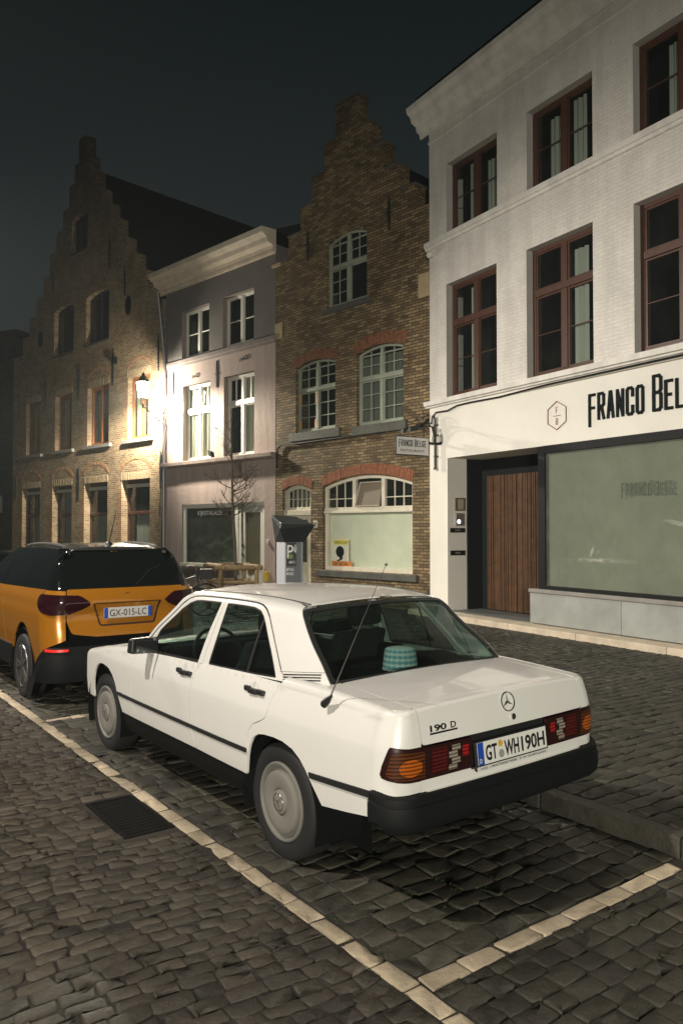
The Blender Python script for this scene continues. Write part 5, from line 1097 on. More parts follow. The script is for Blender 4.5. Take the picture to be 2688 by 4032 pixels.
    # --- panel between the lamps, valance, bumpers, plate
    p=Pan(); p.add(body,[(-1.395,.628),(-1.395,.783),(2*uc+1.395,.783),(2*uc+1.395,.628)],us=grid(-1.39,2*uc+1.39,.06),vs=[.7],out=-.018,flange=0,gap=0); p.build('plate_recess',mat('recess_black',(.012,.014,.014),.5),root)
    p=Pan(); p.add(body,[(-1.0730,.572),(-1.0730,.6275),(-1.39,.628),(-1.40,.618),(2*uc+1.40,.618),(2*uc+1.39,.628),(2*uc+1.0730,.6275),(2*uc+1.0730,.572)],us=grid(-1.09,2*uc+1.09,.07),vs=[.6],gap=0); p.build('rear_valance',PAINT,root)
    us=[-.818,-.83]+list(np.linspace(-.85,-1.04,14))+list(np.linspace(-1.1,2*uc+1.1,14))+list(np.linspace(2*uc+1.04,2*uc+.85,14))+[2*uc+.83,2*uc+.818]
    def plan2(u):
        if u<uc: x,y,nx,ny=plan(2*uc-u); return x,-y,nx,-ny
        return plan(u)
    bprof=[(-.03,.568),(.012,.572),(.026,.566),(.030,.548),(.030,.530),(.035,.527),(.038,.515),(.038,.46),(.030,.425),(.005,.40),(-.05,.385),(-.15,.38),(-.15,.5)]
    us_b=us; b_=sweep(plan2,bprof,us_b)
    # the corner rises on the sides
    b_.v=[(x,y,z+(.022*sstep(-.93,-.83,x) if z>.5 else 0)+(.075*sstep(-.90,-.82,x) if z<.45 else 0)) for x,y,z in b_.v]
    bo=b_.build('rear_bumper',GRYP,root,smooth=True)
    b_=sweep(plan2,[(-.02,.567),(.006,.5665),(.006,.5735),(-.02,.5735)],us[16:-16]); b_.build('bumper_trim',CHR,bo)
    pl=MB(); y0,zc=.020,.690
    def plane(y0,z0,o): return lambda a,b,c:(-.9655-o+c*.105*1.0+b, y0-a, z0+c)
    P=plane(0,.690,.0)
    def plt(mb): mb.v=[P(a,b,c) for a,b,c in mb.v]; return mb
    fr_=MB(); fr_.box(-.272,.272,-.010,.006,-.080,.062); fo=plt(fr_).build('plate_frame',BLKP,root,bevel=.004)
    q=MB(); q.box(-.269,.269,-.0125,-.0105,-.078,-.058); plt(q).build('frame_strip',mat('strip_white',(.55,.55,.52),.5),fo)
    q=MB(); q.box(-.260,.260,-.013,-.0105,-.052,.056); po=plt(q).build('number_plate',mat('plate_white',(.66,.66,.62),.4),root,bevel=.002)
    q=MB(); q.box(-.259,-.218,-.0142,-.0132,-.051,.055); plt(q).build('blue_band',mat('plate_blue',(.015,.06,.35),.4),po)
    def pt(s_,x,z,h,w_,m,al='LEFT',yy=-.0145): 
        t,_=text_mb(s_,x,z,h,w=w_,t=.0012,align=al,y=yy,bold=.022); plt(t).build('plate_text',m,po,fix=False)
    PK=mat('plate_black',(.012,.012,.014),.5)
    pt('GT',-.205,-.038,.075,.082,PK); pt('WH',-.068,-.038,.075,.108,PK); pt('190H',.060,-.038,.075,.182,PK); pt('D',-.250,-.042,.022,.015,mat('strip_white',(.6,.6,.6),.5))
    t=MB(); t.M=Matrix.Translation((-.095,0,.030))@Matrix.Rotation(PI/2,4,'X'); t.lathe([(.0165,.0133),(.0165,.0146),(0,.0146)],20); plt(t).build('inspection_badge',mat('badge_orange',(.55,.33,.03),.5),po)
    t=MB(); t.M=Matrix.Translation((-.092,0,-.020))@Matrix.Rotation(PI/2,4,'X'); t.lathe([(.020,.0133),(.020,.0146),(.014,.0150),(0,.015)],20); plt(t).build('seal_badge',mat('badge_silver',(.42,.42,.40),.35,metal=.4),po)
    t,_=text_mb('KFZ - MEISTERBETRIEB   P. M. NORDLAHN',-.245,-.0735,.0095,w=.49,t=.0008,y=-.0132); plt(t).build('frame_lettering',PK,fo,fix=False)
    # --- antenna
    t=MB(); q=Vector((-.455,.782,.925)); t.tube([q+Vector((.03,0,-.01)),q+Vector((0,.0,.012)),q+Vector((-.035,-.003,.045))],[.020,.017,.006],10); ab=t.build('aerial_base',BLKP,root,smooth=True)
    t=MB(); tip=Vector((-.925,.782,1.637)); t.tube([q+Vector((-.02,-.002,.03)),q.lerp(tip,.5),tip],[.0034,.0022,.0013],6); t.sphere(tip,.007,8,6); t.build('aerial_mast',mat('aerial_steel',(.20,.19,.17),.35,metal=.8),ab,smooth=True)
    # --- interior
    i=MB(); i.box(-.30,1.95,-.70,.70,.30,.42); i.box(-.34,.05,-.64,.64,.86,.955); i.hexa([(.05,-.66,.40),(.30,-.66,.40),(.30,.66,.40),(.05,.66,.40)],[(.0,-.62,.97),(.12,-.62,.98),(.12,.62,.98),(.0,.62,.97)]); i.box(.25,.75,-.66,.66,.40,.60)
    i.box(1.75,2.0,-.68,.68,.6,.93); i.build('cabin_interior',DINT,root,bevel=.02)
    for s1 in (1,-1):
        i=MB(); i.hexa([(.84,s1*.36-.24,.42),(1.30,s1*.36-.24,.42),(1.30,s1*.36+.24,.42),(.84,s1*.36+.24,.42)],[(.86,s1*.36-.24,.60),(1.30,s1*.36-.24,.62),(1.30,s1*.36+.24,.62),(.86,s1*.36+.24,.60)])
        i.hexa([(.84,s1*.36-.24,.58),(1.0,s1*.36-.24,.58),(1.0,s1*.36+.24,.58),(.84,s1*.36+.24,.58)],[(.66,s1*.36-.21,1.08),(.76,s1*.36-.21,1.08),(.76,s1*.36+.21,1.08),(.66,s1*.36+.21,1.08)])
        i.box(.62,.72,s1*.36-.13,s1*.36+.13,1.12,1.26); i.build('seat',mat('dark_seat_cloth',(.022,.024,.024),.9),root,bevel=.03,seg=3)
    i=MB(); a=np.linspace(0,2*PI,25)[:-1]; i.tube([(1.50+.07*math.sin(t),.36+.19*math.cos(t),.90+.17*math.sin(t)) for t in a],.014,6,closed=True); i.build('steering_wheel',BLKP,root,smooth=True)
    # --- dark underbody and front bumper
    i=MB(); i.box(-.60,3.1,-.50,.50,.26,.44); i.box(.36,2.2,-.70,.70,.22,.42); i.build('underbody',DINT,root)
    # inner shell that closes the gaps behind the door skins
    i=MB()
    for s1 in (1,-1): i.add([(-.9,s1*.74,.45),(-.42,s1*.74,.45),(-.42,s1*.68,.90),(-.9,s1*.66,.90)],[(0,1,2,3)]); i.add([(.36,s1*.77,.40),(2.2,s1*.77,.40),(2.2,s1*.72,.88),(.0,s1*.72,.88),(.1,s1*.76,.7)],[(0,1,2,3,4)])
    i.add([(-.93,-.62,.60),(-.93,.62,.60),(-.90,.62,.93),(-.90,-.62,.93)],[(0,1,2,3)]); i.add([(-.92,-.62,.93),(-.30,-.62,.965),(-.30,.62,.965),(-.92,.62,.93)],[(0,1,2,3)]); i.build('inner_shell',DINT,root,fix=False)
    fb=MB(); fb.hexa([(3.02,-.72,.28),(3.34,-.62,.30),(3.34,.62,.30),(3.02,.72,.28)],[(2.97,-.80,.50),(3.35,-.68,.50),(3.35,.68,.50),(2.97,.80,.50)]); fb.build('front_bumper',GRYP,root,bevel=.04,seg=3)
    for s1 in (1,-1):
        fb=MB(); fb.hexa([(3.15,s1*.66,.55),(3.25,s1*.52,.55),(3.255,s1*.40,.55),(3.07,s1*.5,.55)],[(3.12,s1*.66,.70),(3.24,s1*.52,.72),(3.25,s1*.40,.72),(3.07,s1*.5,.70)]); fb.build('headlight',mat('clear_lens',(.5,.5,.5),.2),root)
        fb=MB(); fb.hexa([(3.02,s1*.772,.54),(3.17,s1*.72,.54),(3.20,s1*.68,.54),(3.02,s1*.70,.54)],[(3.02,s1*.765,.69),(3.16,s1*.715,.70),(3.19,s1*.68,.70),(3.02,s1*.70,.69)]); fb.build('indicator',mat('amber_lens',(.55,.15,.012),.2),root)
    return root
CAR=sedan()
# knitted hat on the parcel shelf
def hat():
    V=[];F=[];n=72;m=26; r0=.10
    for j in range(m+1):
        t=j/m; z=.135*t; r=r0*(1.06-.16*t) if t<.86 else r0*(.90)*math.sqrt(max(0,1-((t-.86)/.14)**2))+.002
        for k in range(n):
            a=2*PI*k/n; rr=r+.0028*math.sin(a*18+(PI if j%2 else 0))+.002*math.sin(j*2.4); V.append((rr*math.cos(a),rr*math.sin(a),z))
    F=[(j*n+k,j*n+(k+1)%n,(j+1)*n+(k+1)%n,(j+1)*n+k) for j in range(m) for k in range(n)]
    me=bpy.data.meshes.new('knitted_hat'); me.from_pydata(V,[],F)
    a=mat('wool_white',(.85,.92,.90),.95); b=mat('wool_blue',(.26,.50,.62),.95); o=link('knitted_hat',me,[a,b],None,smooth=True)
    for j in range(m):
        for k in range(n):
            band=(j%6 in (3,4)) or (j%6==2 and k%4<2) or (j%6==5 and k%4<2); me.polygons[j*n+k].material_index=1 if band else 0
    c=Vector((-.10,.0,.956)); R_=CAR.matrix_basis if False else (Matrix.Translation((CARX,CARY,0))@Matrix.Rotation(PI/2+CYAW,4,'Z'))
    o.location=R_@c; tag(o,'blue and white striped knitted hat on the rear shelf of the white saloon','hat')
hat()
# ================= orange suv (own frame like the sedan's)
OR=mat('orange_car_paint',(.42,.165,.012),.25,coat=1.0,metal=.25); GBLK=mat('gloss_black_roof',(.035,.036,.036),.22,coat=1.0); SGL=mat('dark_privacy_glass',(.006,.008,.008),.05,spec=.6)
SX,SY,SYAW=-2.74,8.81,.640
S_XR,S_RC,S_XF,S_RF=-.56,.24,3.05,.33
def s_ymax(x): return .875-.03*((1.2-x)/1.8)**2
def s_plan(u):
    if S_XR<=u<=S_XF: d=(s_ymax(u+.01)-s_ymax(u-.01))/.02; L=math.hypot(1,d); return u,s_ymax(u),-d/L,1/L
    if u<S_XR:
        y0=s_ymax(S_XR); a=(S_XR-u)/S_RC
        if a<PI/2: return S_XR-S_RC*math.sin(a),y0-S_RC+S_RC*math.cos(a),-math.sin(a),math.cos(a)
        s=S_XR-u-S_RC*PI/2; y=y0-S_RC-s; return S_XR-S_RC-.03*(1-(y/(y0-S_RC))**2),y,-1.,0.
    y0=s_ymax(S_XF); a=(u-S_XF)/S_RF
    if a<PI/2: return S_XF+S_RF*math.sin(a),y0-S_RF+S_RF*math.cos(a),math.sin(a),math.cos(a)
    s=u-S_XF-S_RF*PI/2; y=y0-S_RF-s; return S_XF+S_RF+.03,y,1.,0.
s_uc=S_XR-S_RC*PI/2-(s_ymax(S_XR)-S_RC)
def s_plan2(u):
    if u<s_uc: x,y,nx,ny=s_plan(2*s_uc-u); return x,-y,nx,-ny
    return s_plan(u)
SIN=[(.2,.06),(.4,.02),(.6,.0),(.78,.0),(.86,.018),(.95,.030),(1.02,.055),(1.06,.075)]
SIR=[(.2,.02),(.5,-.02),(.66,.0),(.74,.025),(.84,.02),(.90,-.005),(1.0,.01),(1.06,.03)]
def s_mix(u,a,b):
    if u<s_uc: u=2*s_uc-u
    return a if u>=S_XR else a+(b-a)*min(1,(S_XR-u)/(S_RC*PI/2))
def s_body(u,v):
    x,y,nx,ny=s_plan2(u); i=s_mix(u,smt(SIN,v,.03),smt(SIR,v,.02)); return (x-nx*i,y-ny*i,v+.135*sstep(.5,.82,v))
SCS=[(1.02,.06),(1.2,.11),(1.4,.20),(1.5,.26),(1.55,.33)]; SCR=[(1.02,.02),(1.2,.12),(1.4,.27),(1.5,.36),(1.55,.44)]
def s_cab(u,v):
    x,y,nx,ny=s_plan2(u); i=s_mix(u,smt(SCS,v,.03),smt(SCR,v,.03)); return (x-nx*i,y-ny*i,v+.135-.17*(v-1.02))
def suv():
    root=empty('orange_suv','orange compact off-roader with dark roof and rear window, parked ahead of the white saloon','car',loc=(SX,SY,0),rz=PI/2+SYAW)
    VB=grid(.5,1.05,.04); ur=S_XR-S_RC*PI/2
    arch=lambda cx:[(cx+.40*math.cos(t),.335+.37*math.sin(t)) for t in np.linspace(.42,PI-.20,14)]
    for mi in (False,True):
        K=dict(mirror=mi); sg=-1 if mi else 1
        bot=[(-.42,.40),(-.60,.46),(-.72,.58),(ur+.035,.625)]
        p=Pan(); p.add(s_body,[(.62,.50)]+arch(0.)[:]+bot+[(ur+.035,1.035),(S_XR,1.045),(.9,1.02),(.82,.80),(.66,.55)],us=grid(ur,.9,.05),vs=VB,**K); p.build('rear_quarter_panel',OR,root)
        p=Pan(); p.add(s_body,[(.63,.50),(.67,.55),(.83,.80),(.91,1.02),(1.72,1.01),(1.72,.5)],us=grid(.6,1.7,.1),vs=VB,**K); p.build('rear_door',OR,root)
        p=Pan(); p.add(s_body,[(1.725,.50),(1.725,1.01),(2.3,1.0),(2.3,.5)],us=grid(1.7,2.4,.1),vs=VB,**K); p.build('front_door',OR,root)
        p=Pan(); p.add(s_body,[(2.305,.5),(2.305,1.0),(3.56,.98),(3.56,.5)],us=grid(2.3,3.5,.06),vs=VB,**K); p.build('front_fender',OR,root)
        # glass, pillars
        p=Pan(); p.add(s_cab,[(-.50,1.03),(2.02,1.0),(1.52,1.38),(1.22,1.535),(-.2,1.53),(-.45,1.50)],us=grid(-.5,2.1,.12),vs=grid(1.05,1.5,.06),**K); p.build('side_window',SGL,root)
        p=Pan(); p.add(s_cab,[(1.05,1.02),(1.10,1.02),(1.02,1.53),(.97,1.53)],out=.003,edge=.1,**K); p.add(s_cab,[(.18,1.02),(.24,1.02),(.14,1.52),(.08,1.52)],out=.003,edge=.1,**K); p.build('window_pillar',SGL,root)
        p=Pan(); p.add(s_cab,[(ur-.15,1.03),(-.49,1.035),(-.44,1.50),(-.2,1.535),(ur-.15,1.535)],us=grid(ur-.1,-.45,.05),vs=grid(1.05,1.5,.06),gap=0,flange=.01,**K); p.build('rear_pillar',SGL,root)
        # lamps
        p=Pan(); lp=[(-.50,.93),(-.53,.985),(-.60,1.0),(ur,.99),(ur-.10,.985),(ur-.215,.90),(ur-.10,.835),(ur,.795),(-.74,.79),(-.62,.82),(-.52,.87)]
        p.add(s_body,rnd(lp,.03),us=grid(ur-.25,-.5,.03),vs=grid(.79,1.0,.03),out=.022,flange=.03,**K); p.build('tail_lamp',mat('dark_red_lamp',(.022,.004,.007),.12,coat=1),root)
        p=Pan(); p.add(s_body,[(-.72,.555),(-.80,.55),(-.92,.55),(-.92,.572),(-.80,.572),(-.72,.577)],out=.045,edge=.05,**K); p.build('rear_reflector',mat('reflector_red_glow',(.75,.02,.02),.3,emit=(1,.03,.02),es=.25),root)  # no lamp: its returned light is put into the red as emission
        for wx in (0.,2.5):
            M0=Matrix.Translation((wx,sg*.865,.335))@Matrix.Rotation(-PI/2*sg,4,'X')
            t=MB(); t.M=M0; t.lathe([(.22,-.18),(.29,-.20),(.325,-.19),(.335,-.16),(.335,-.03),(.325,-.008),(.30,0),(.26,.002),(.225,-.008)],48); w_=t.build('wheel',mat('tyre_rubber',(.014,.014,.015),.75),root,smooth=True)
            t=MB(); t.M=M0; t.lathe([(.228,-.01),(.222,.0),(.210,-.012),(.20,-.08),(.0,-.085)],48)
            for k in range(5):
                a=2*PI*k/5
                for d in (-.13,.13): t.beam((.03*math.cos(a),.03*math.sin(a),-.02),(.215*math.cos(a+d),.215*math.sin(a+d),-.012),.03,.03)
            t.build('wheel_rim',mat('alloy_rim',(.30,.30,.30),.3,metal=.9),w_,smooth=False)
            t=MB(); n=18; V=[]
            for k in range(n+1):
                a=-.3+(PI+.6)*k/n
                for yy in (.86,.5): V.append((wx+.41*math.cos(a),sg*yy,.335+.41*math.sin(a)))
            t.add(V,[(2*k,2*k+2,2*k+3,2*k+1) for k in range(n)]); t.add([(wx-.5,sg*.55,.1),(wx+.5,sg*.55,.1),(wx+.5,sg*.55,.85),(wx-.5,sg*.55,.85)],[(0,1,2,3)]); t.build('wheel_arch_liner',DINT,root,fix=False)
            p=Pan(); cx=wx; A=[(cx+.405*math.cos(t_),.335+.405*math.sin(t_)) for t_ in np.linspace(.1,PI-.1,18)]; B=[(cx+.45*math.cos(t_),.335+.45*math.sin(t_)) for t_ in np.linspace(PI-.1,.1,18)]
            p.add(s_body,A+B,out=.012,edge=.05,gap=0,**K); 
            if wx>0: p.build('arch_cladding',GRYP,root)
        t=MB(); t.tube([(x,sg*(.53-.02*abs(x-.5)),1.635-.045*((x-.35)/.9)**2) for x in np.linspace(-.35,1.12,12)],.016,8); t.build('roof_rail',mat('rail_silver',(.35,.35,.34),.25,metal=.8),root,smooth=True)
        t=MB(); t.hexa([(1.95,sg*.86,.98),(1.82,sg*1.03,.99),(1.96,sg*1.05,1.0),(2.06,sg*.88,.98)],[(1.95,sg*.86,1.10),(1.83,sg*1.02,1.12),(1.94,sg*1.03,1.12),(2.04,sg*.87,1.10)]); t.build('door_mirror',OR,root,bevel=.03,seg=3)
        sl=sweep(s_plan,[(.012,.52),(.012,.30),(-.1,.22),(-.3,.22),(-.3,.52)],[.41+.1*i for i in range(18)])
        if mi: sl.v=[(a,-b,c) for a,b,c in sl.v]
        sl.build('rocker_panel',GRYP,root)
    # tailgate
    uL,uR=ur+.03,2*s_uc-(ur+.03)
    hole=[(ur-.23,.90),(ur-.30,.70),(2*s_uc-ur+.30,.70),(2*s_uc-ur+.23,.90)]
    p=Pan(); p.add(s_body,rnd([(uL,.99),(uL,.75),(uL-.05,.66),(uL-.3,.635),(uR+.3,.635),(uR+.05,.66),(uR,.75),(uR,.99),(uR,1.05),(uL,1.05)],.03),[rnd(hole,.03)],us=grid(uL,uR,.07),vs=VB); tg=p.build('tailgate',OR,root)
    p=Pan(); p.add(s_body,rnd(hole,.03),us=grid(ur-.3,2*s_uc-ur+.3,.1),vs=grid(.7,.9,.05),out=-.028,gap=0,flange=0); p.build('plate_recess',OR,tg)
    hl=rnd(hole,.03); p=Pan(); p.add(s_body,hl,[offs(hl,.012)],out=-.004,edge=.04,gap=0,flange=.03); p.build('recess_edge',mat('shadow_joint',(.03,.012,.004),.6),tg)
    p=Pan(); p.add(s_cab,rnd([(uL+.02,1.045),(uL+.05,1.50),(uR-.05,1.50),(uR-.02,1.045)],.05),us=grid(uL,uR,.08),vs=grid(1.05,1.5,.06),out=.004); p.build('rear_window',SGL,tg)
    sp_=MB(); v=[]
    # roof cap
    def rc(x,y):
        t=abs(y)/.60; z=1.645-.050*((x-.35)/.9)**2-.055*t**3; return (x,y,z)
    ring=[]; 
    for u in list(np.linspace(1.16,-.5,14))+list(np.linspace(-.56,ur,6))+list(np.linspace(ur-.1,s_uc,6)): q=s_cab(u,1.535); ring.append((q[0],q[1]))
    ring=ring+[(1.60,.42),(1.70,0)][:0]
    full=[(1.34,0),(1.30,.35)]+ring+[(a,-b) for a,b in ring[::-1]][1:]+[(1.30,-.35)]
    p=Pan(); p.add(rc,full,us=grid(-.4,1.3,.12),vs=grid(-.55,.55,.08),gap=0,flange=.03,sgn=1); p.build('roof',GBLK,root)
    sp=MB(); sp.hexa([(-.44,-.50,1.56),(-.44,.50,1.56),(-.15,.50,1.57),(-.15,-.50,1.57)],[(-.47,-.46,1.58),(-.47,.46,1.58),(-.15,.5,1.61),(-.15,-.5,1.61)]); sp.build('spoiler',GBLK,root,bevel=.012)
    # bumper
    us=[-.36,-.40]+list(np.linspace(-.44,ur,14))+list(np.linspace(ur-.1,2*s_uc-ur+.1,10))+list(np.linspace(2*s_uc-ur,2*s_uc+.44,14))+[2*s_uc+.40,2*s_uc+.36]
    b=sweep(s_plan2,[(-.03,.60),(.02,.605),(.035,.58),(.03,.54),(.045,.50),(.05,.36),(.02,.25),(-.1,.22),(-.3,.22),(-.3,.5)],us); b.v=[(x,y,z-.30*sstep(-.74,-.42,x) if z>.33 else z-.0) for x,y,z in b.v]; b.build('rear_bumper',GRYP,root,smooth=True)
    # plate, emblem, sticker, aerial
    xr=-.83; pl=MB(); Pq=lambda a,b_,c:(xr+.026-b_*-1.0-.0+ (c)*.0, -.0-a, .80+c)
    def pp(mb): mb.v=[(-.808+b_, -a, .925+c) for a,b_,c in mb.v]; return mb
    q=MB(); q.box(-.26,.26,-.012,.0,-.055,.055); po=pp(q).build('number_plate',mat('plate_worn',(.50,.49,.46),.35),root,bevel=.003)
    for a in (-.259,.219): q=MB(); q.box(a,a+.040,-.0135,-.0122,-.054,.054); pp(q).build('blue_band',mat('plate_blue',(.015,.06,.35),.4),po)
    t,_=text_mb('GX-015-LC',0,-.036,.070,w=.40,t=.0012,align='CENTER',y=-.0125); pp(t).build('plate_text',mat('plate_black',(.012,.012,.014),.5),po,fix=False)
    t=MB()
    for P_ in ([(.05,.03),(.0,.045),(-.05,.02),(.05,-.01),(.0,-.035),(-.05,-.02)],): t.tube([(-.815,y,1.085+z) for y,z in P_],.008,6)
    t.build('maker_emblem',CHR,tg,smooth=True)
    q=MB(); c0=s_cab(s_uc+.12,1.43); q.box(c0[0]-.006,c0[0]-.002,.02,.22,1.475,1.487); q.build('window_sticker',mat('strip_white',(.5,.5,.5),.5),tg)
    q,_=text_mb('TOURING CLUB' if False else 'SERVICE',0,0,.022,w=.19,t=.001,y=0); q.v=[(c0[0]-.006+b_,.215-a,1.426+c) for a,b_,c in q.v]
    q.build('sticker_text',mat('strip_white',(.5,.5,.5),.5),tg,fix=False) if False else None
    t=MB(); t.lathe([(.045,0),(.04,.03),(.02,.05),(.0,.052)],14); t.v=[(a-.22,b_+.0,c+1.61) for a,b_,c in t.v]; ab=t.build('aerial_base',BLKP,root,smooth=True)
    t=MB(); t.tube([(-.22,0,1.64),(-.45,0,2.0)],[.006,.003],6); t.build('aerial_mast',BLKP,ab,smooth=True)
    t=MB(); c1=[s_cab(s_uc+a,z) for a,z in ((-.10,1.09),(-.30,1.26),(-.45,1.32))]; t.tube([(x-.012,y,z) for x,y,z in c1],.006,5); t.build('wiper',BLKP,tg,smooth=True)
    i=MB(); i.box(-.68,3.3,-.75,.75,.30,1.08); i.box(-.45,.41,-.5,.5,.2,.5); i.build('body_core',DINT,root)
    h=MB(); h.hexa([(2.2,-.80,.95),(3.38,-.72,.80),(3.38,.72,.80),(2.2,.80,.95)],[(2.2,-.74,1.16),(3.30,-.6,1.06),(3.30,.6,1.06),(2.2,.74,1.16)]); h.build('bonnet',OR,root,bevel=.04,seg=3)
    h=MB(); h.hexa([(2.10,-.78,1.10),(2.13,-.78,1.10),(2.13,.78,1.10),(2.10,.78,1.10)],[(1.20,-.55,1.575),(1.30,-.50,1.575),(1.30,.50,1.575),(1.20,.55,1.575)]); h.build('windscreen',SGL,root)
    h=MB(); h.hexa([(3.3,-.70,.25),(3.42,-.6,.27),(3.42,.6,.27),(3.3,.70,.25)],[(3.3,-.70,.82),(3.40,-.6,.80),(3.40,.6,.80),(3.3,.70,.82)]); h.build('front_bumper',GRYP,root,bevel=.04)
    return root
suv()
# a third, dark car further along the same line: a copy of the saloon's shell
DKP=mat('dark_car_paint',(.012,.013,.015),.25,coat=.8)
def dark_copy():
    skip=('number_plate','plate_frame','boot_lock','model_badge','star_emblem','seat','steering_wheel','aerial_base')
    r=CAR.copy(); COL.objects.link(r); r.name='dark_car'; q=(SX-.594*5.75,SY+.804*5.75); r.location=(q[0]+.05,q[1],0.02)
    tag(r,'dark car almost hidden at the left edge ahead of the orange one','car')
    def cp(o,par):
        if o.name.split('.')[0] in skip: return
        c=o.copy(); COL.objects.link(c); c.parent=par
        for i,s in enumerate(c.material_slots):
            if s.material is PAINT: s.link='OBJECT'; s.material=DKP
        for k in list(o.children): cp(k,c)
    for ch in list(CAR.children): cp(ch,r)
dark_copy()
# ================= street lantern on its wall bracket (lit)
def lantern():
    c=Vector(FP.w(.10,-.86,0)); wl=Vector(FP.w(.10,-.02,0)); out_=(c-wl).normalized()
    root=empty('street_lantern','lit old street lantern on a scrolled iron bracket at the joint of two houses','street lamp',loc=(c.x,c.y,5.56))
    W=lambda t,z:(wl.x+out_.x*t-c.x, wl.y+out_.y*t-c.y, z-5.56)
    iron=mat('lantern_iron',(.05,.052,.055),.5)
    b=MB(); b.tube([W(0,5.62),W(.86,5.56)],.026,8); b.tube([W(.0,5.70),W(.0,5.05)],.032,8); b.tube([W(.74,5.55),W(.5,5.36),W(.3,5.22),W(.16,5.14),W(.02,5.12)],.022,6)
    sp=[W(.26+.20*(1-t/16)*math.cos(t*.95+.5),5.36+.19*(1-t/16)*math.sin(t*.95+.5)) for t in range(14)]; b.tube(sp,.018,6)
    sp=[W(.56+.08*(1-t/12)*math.cos(t*.9+2),5.475+.06*(1-t/12)*math.sin(t*.9+2)) for t in range(9)]; b.tube(sp,.013,5)
    b.build('bracket',iron,root,smooth=True)
    b=MB(); b.lathe([(.03,0),(.05,.03),(.03,.06),(.04,.10)],12); 
    for k in range(4): a=PI/4+k*PI/2; b.tube([(.03*math.cos(a),.03*math.sin(a),.06),(.09*math.cos(a),.09*math.sin(a),.10),(.10*math.cos(a),.10*math.sin(a),.20),(.13*math.cos(a),.13*math.sin(a),.27)],.010,6)
    b.build('base_cradle',iron,root,smooth=True)
    gl=bpy.data.materials.new('lit_glass'); gl.use_nodes=True; n=gl.node_tree; n.nodes.clear(); o=n.nodes.new('ShaderNodeOutputMaterial'); e=n.nodes.new('ShaderNodeEmission'); t=n.nodes.new('ShaderNodeBsdfTransparent'); m=n.nodes.new('ShaderNodeAddShader')
    e.inputs[0].default_value=(1,.93,.78,1); e.inputs[1].default_value=30; t.inputs[0].default_value=(.85,.85,.85,1); n.links.new(e.outputs[0],m.inputs[0]); n.links.new(t.outputs[0],m.inputs[1]); n.links.new(m.outputs[0],o.inputs[0])
    b=MB(); b.lathe([(.13,.29),(.21,.74),(.20,.78)],6); g=b.build('lantern_glass',gl,root)
    b=MB()
    for k in range(6): a=2*PI*k/6; b.tube([(.134*math.cos(a),.134*math.sin(a),.28),(.214*math.cos(a),.214*math.sin(a),.75)],.008,5)
    b.lathe([(.14,.26),(.145,.29),(.13,.29)],6); b.build('lantern_frame',iron,root)
    b=MB(); b.lathe([(.215,.77),(.21,.79),(.12,.90),(.09,.96),(.06,.97),(.05,1.03),(.0,1.10)],18); b.build('lantern_cap',iron,root,smooth=True)
    lamp('lantern_light',(c.x,c.y,6.10),5200,(1,.91,.72),.10,'SPOT',(c.x+.01,c.y,0),180,.30); lamp('lantern_light',(c.x,c.y,6.12),750,(1,.91,.72),.08)
lantern()
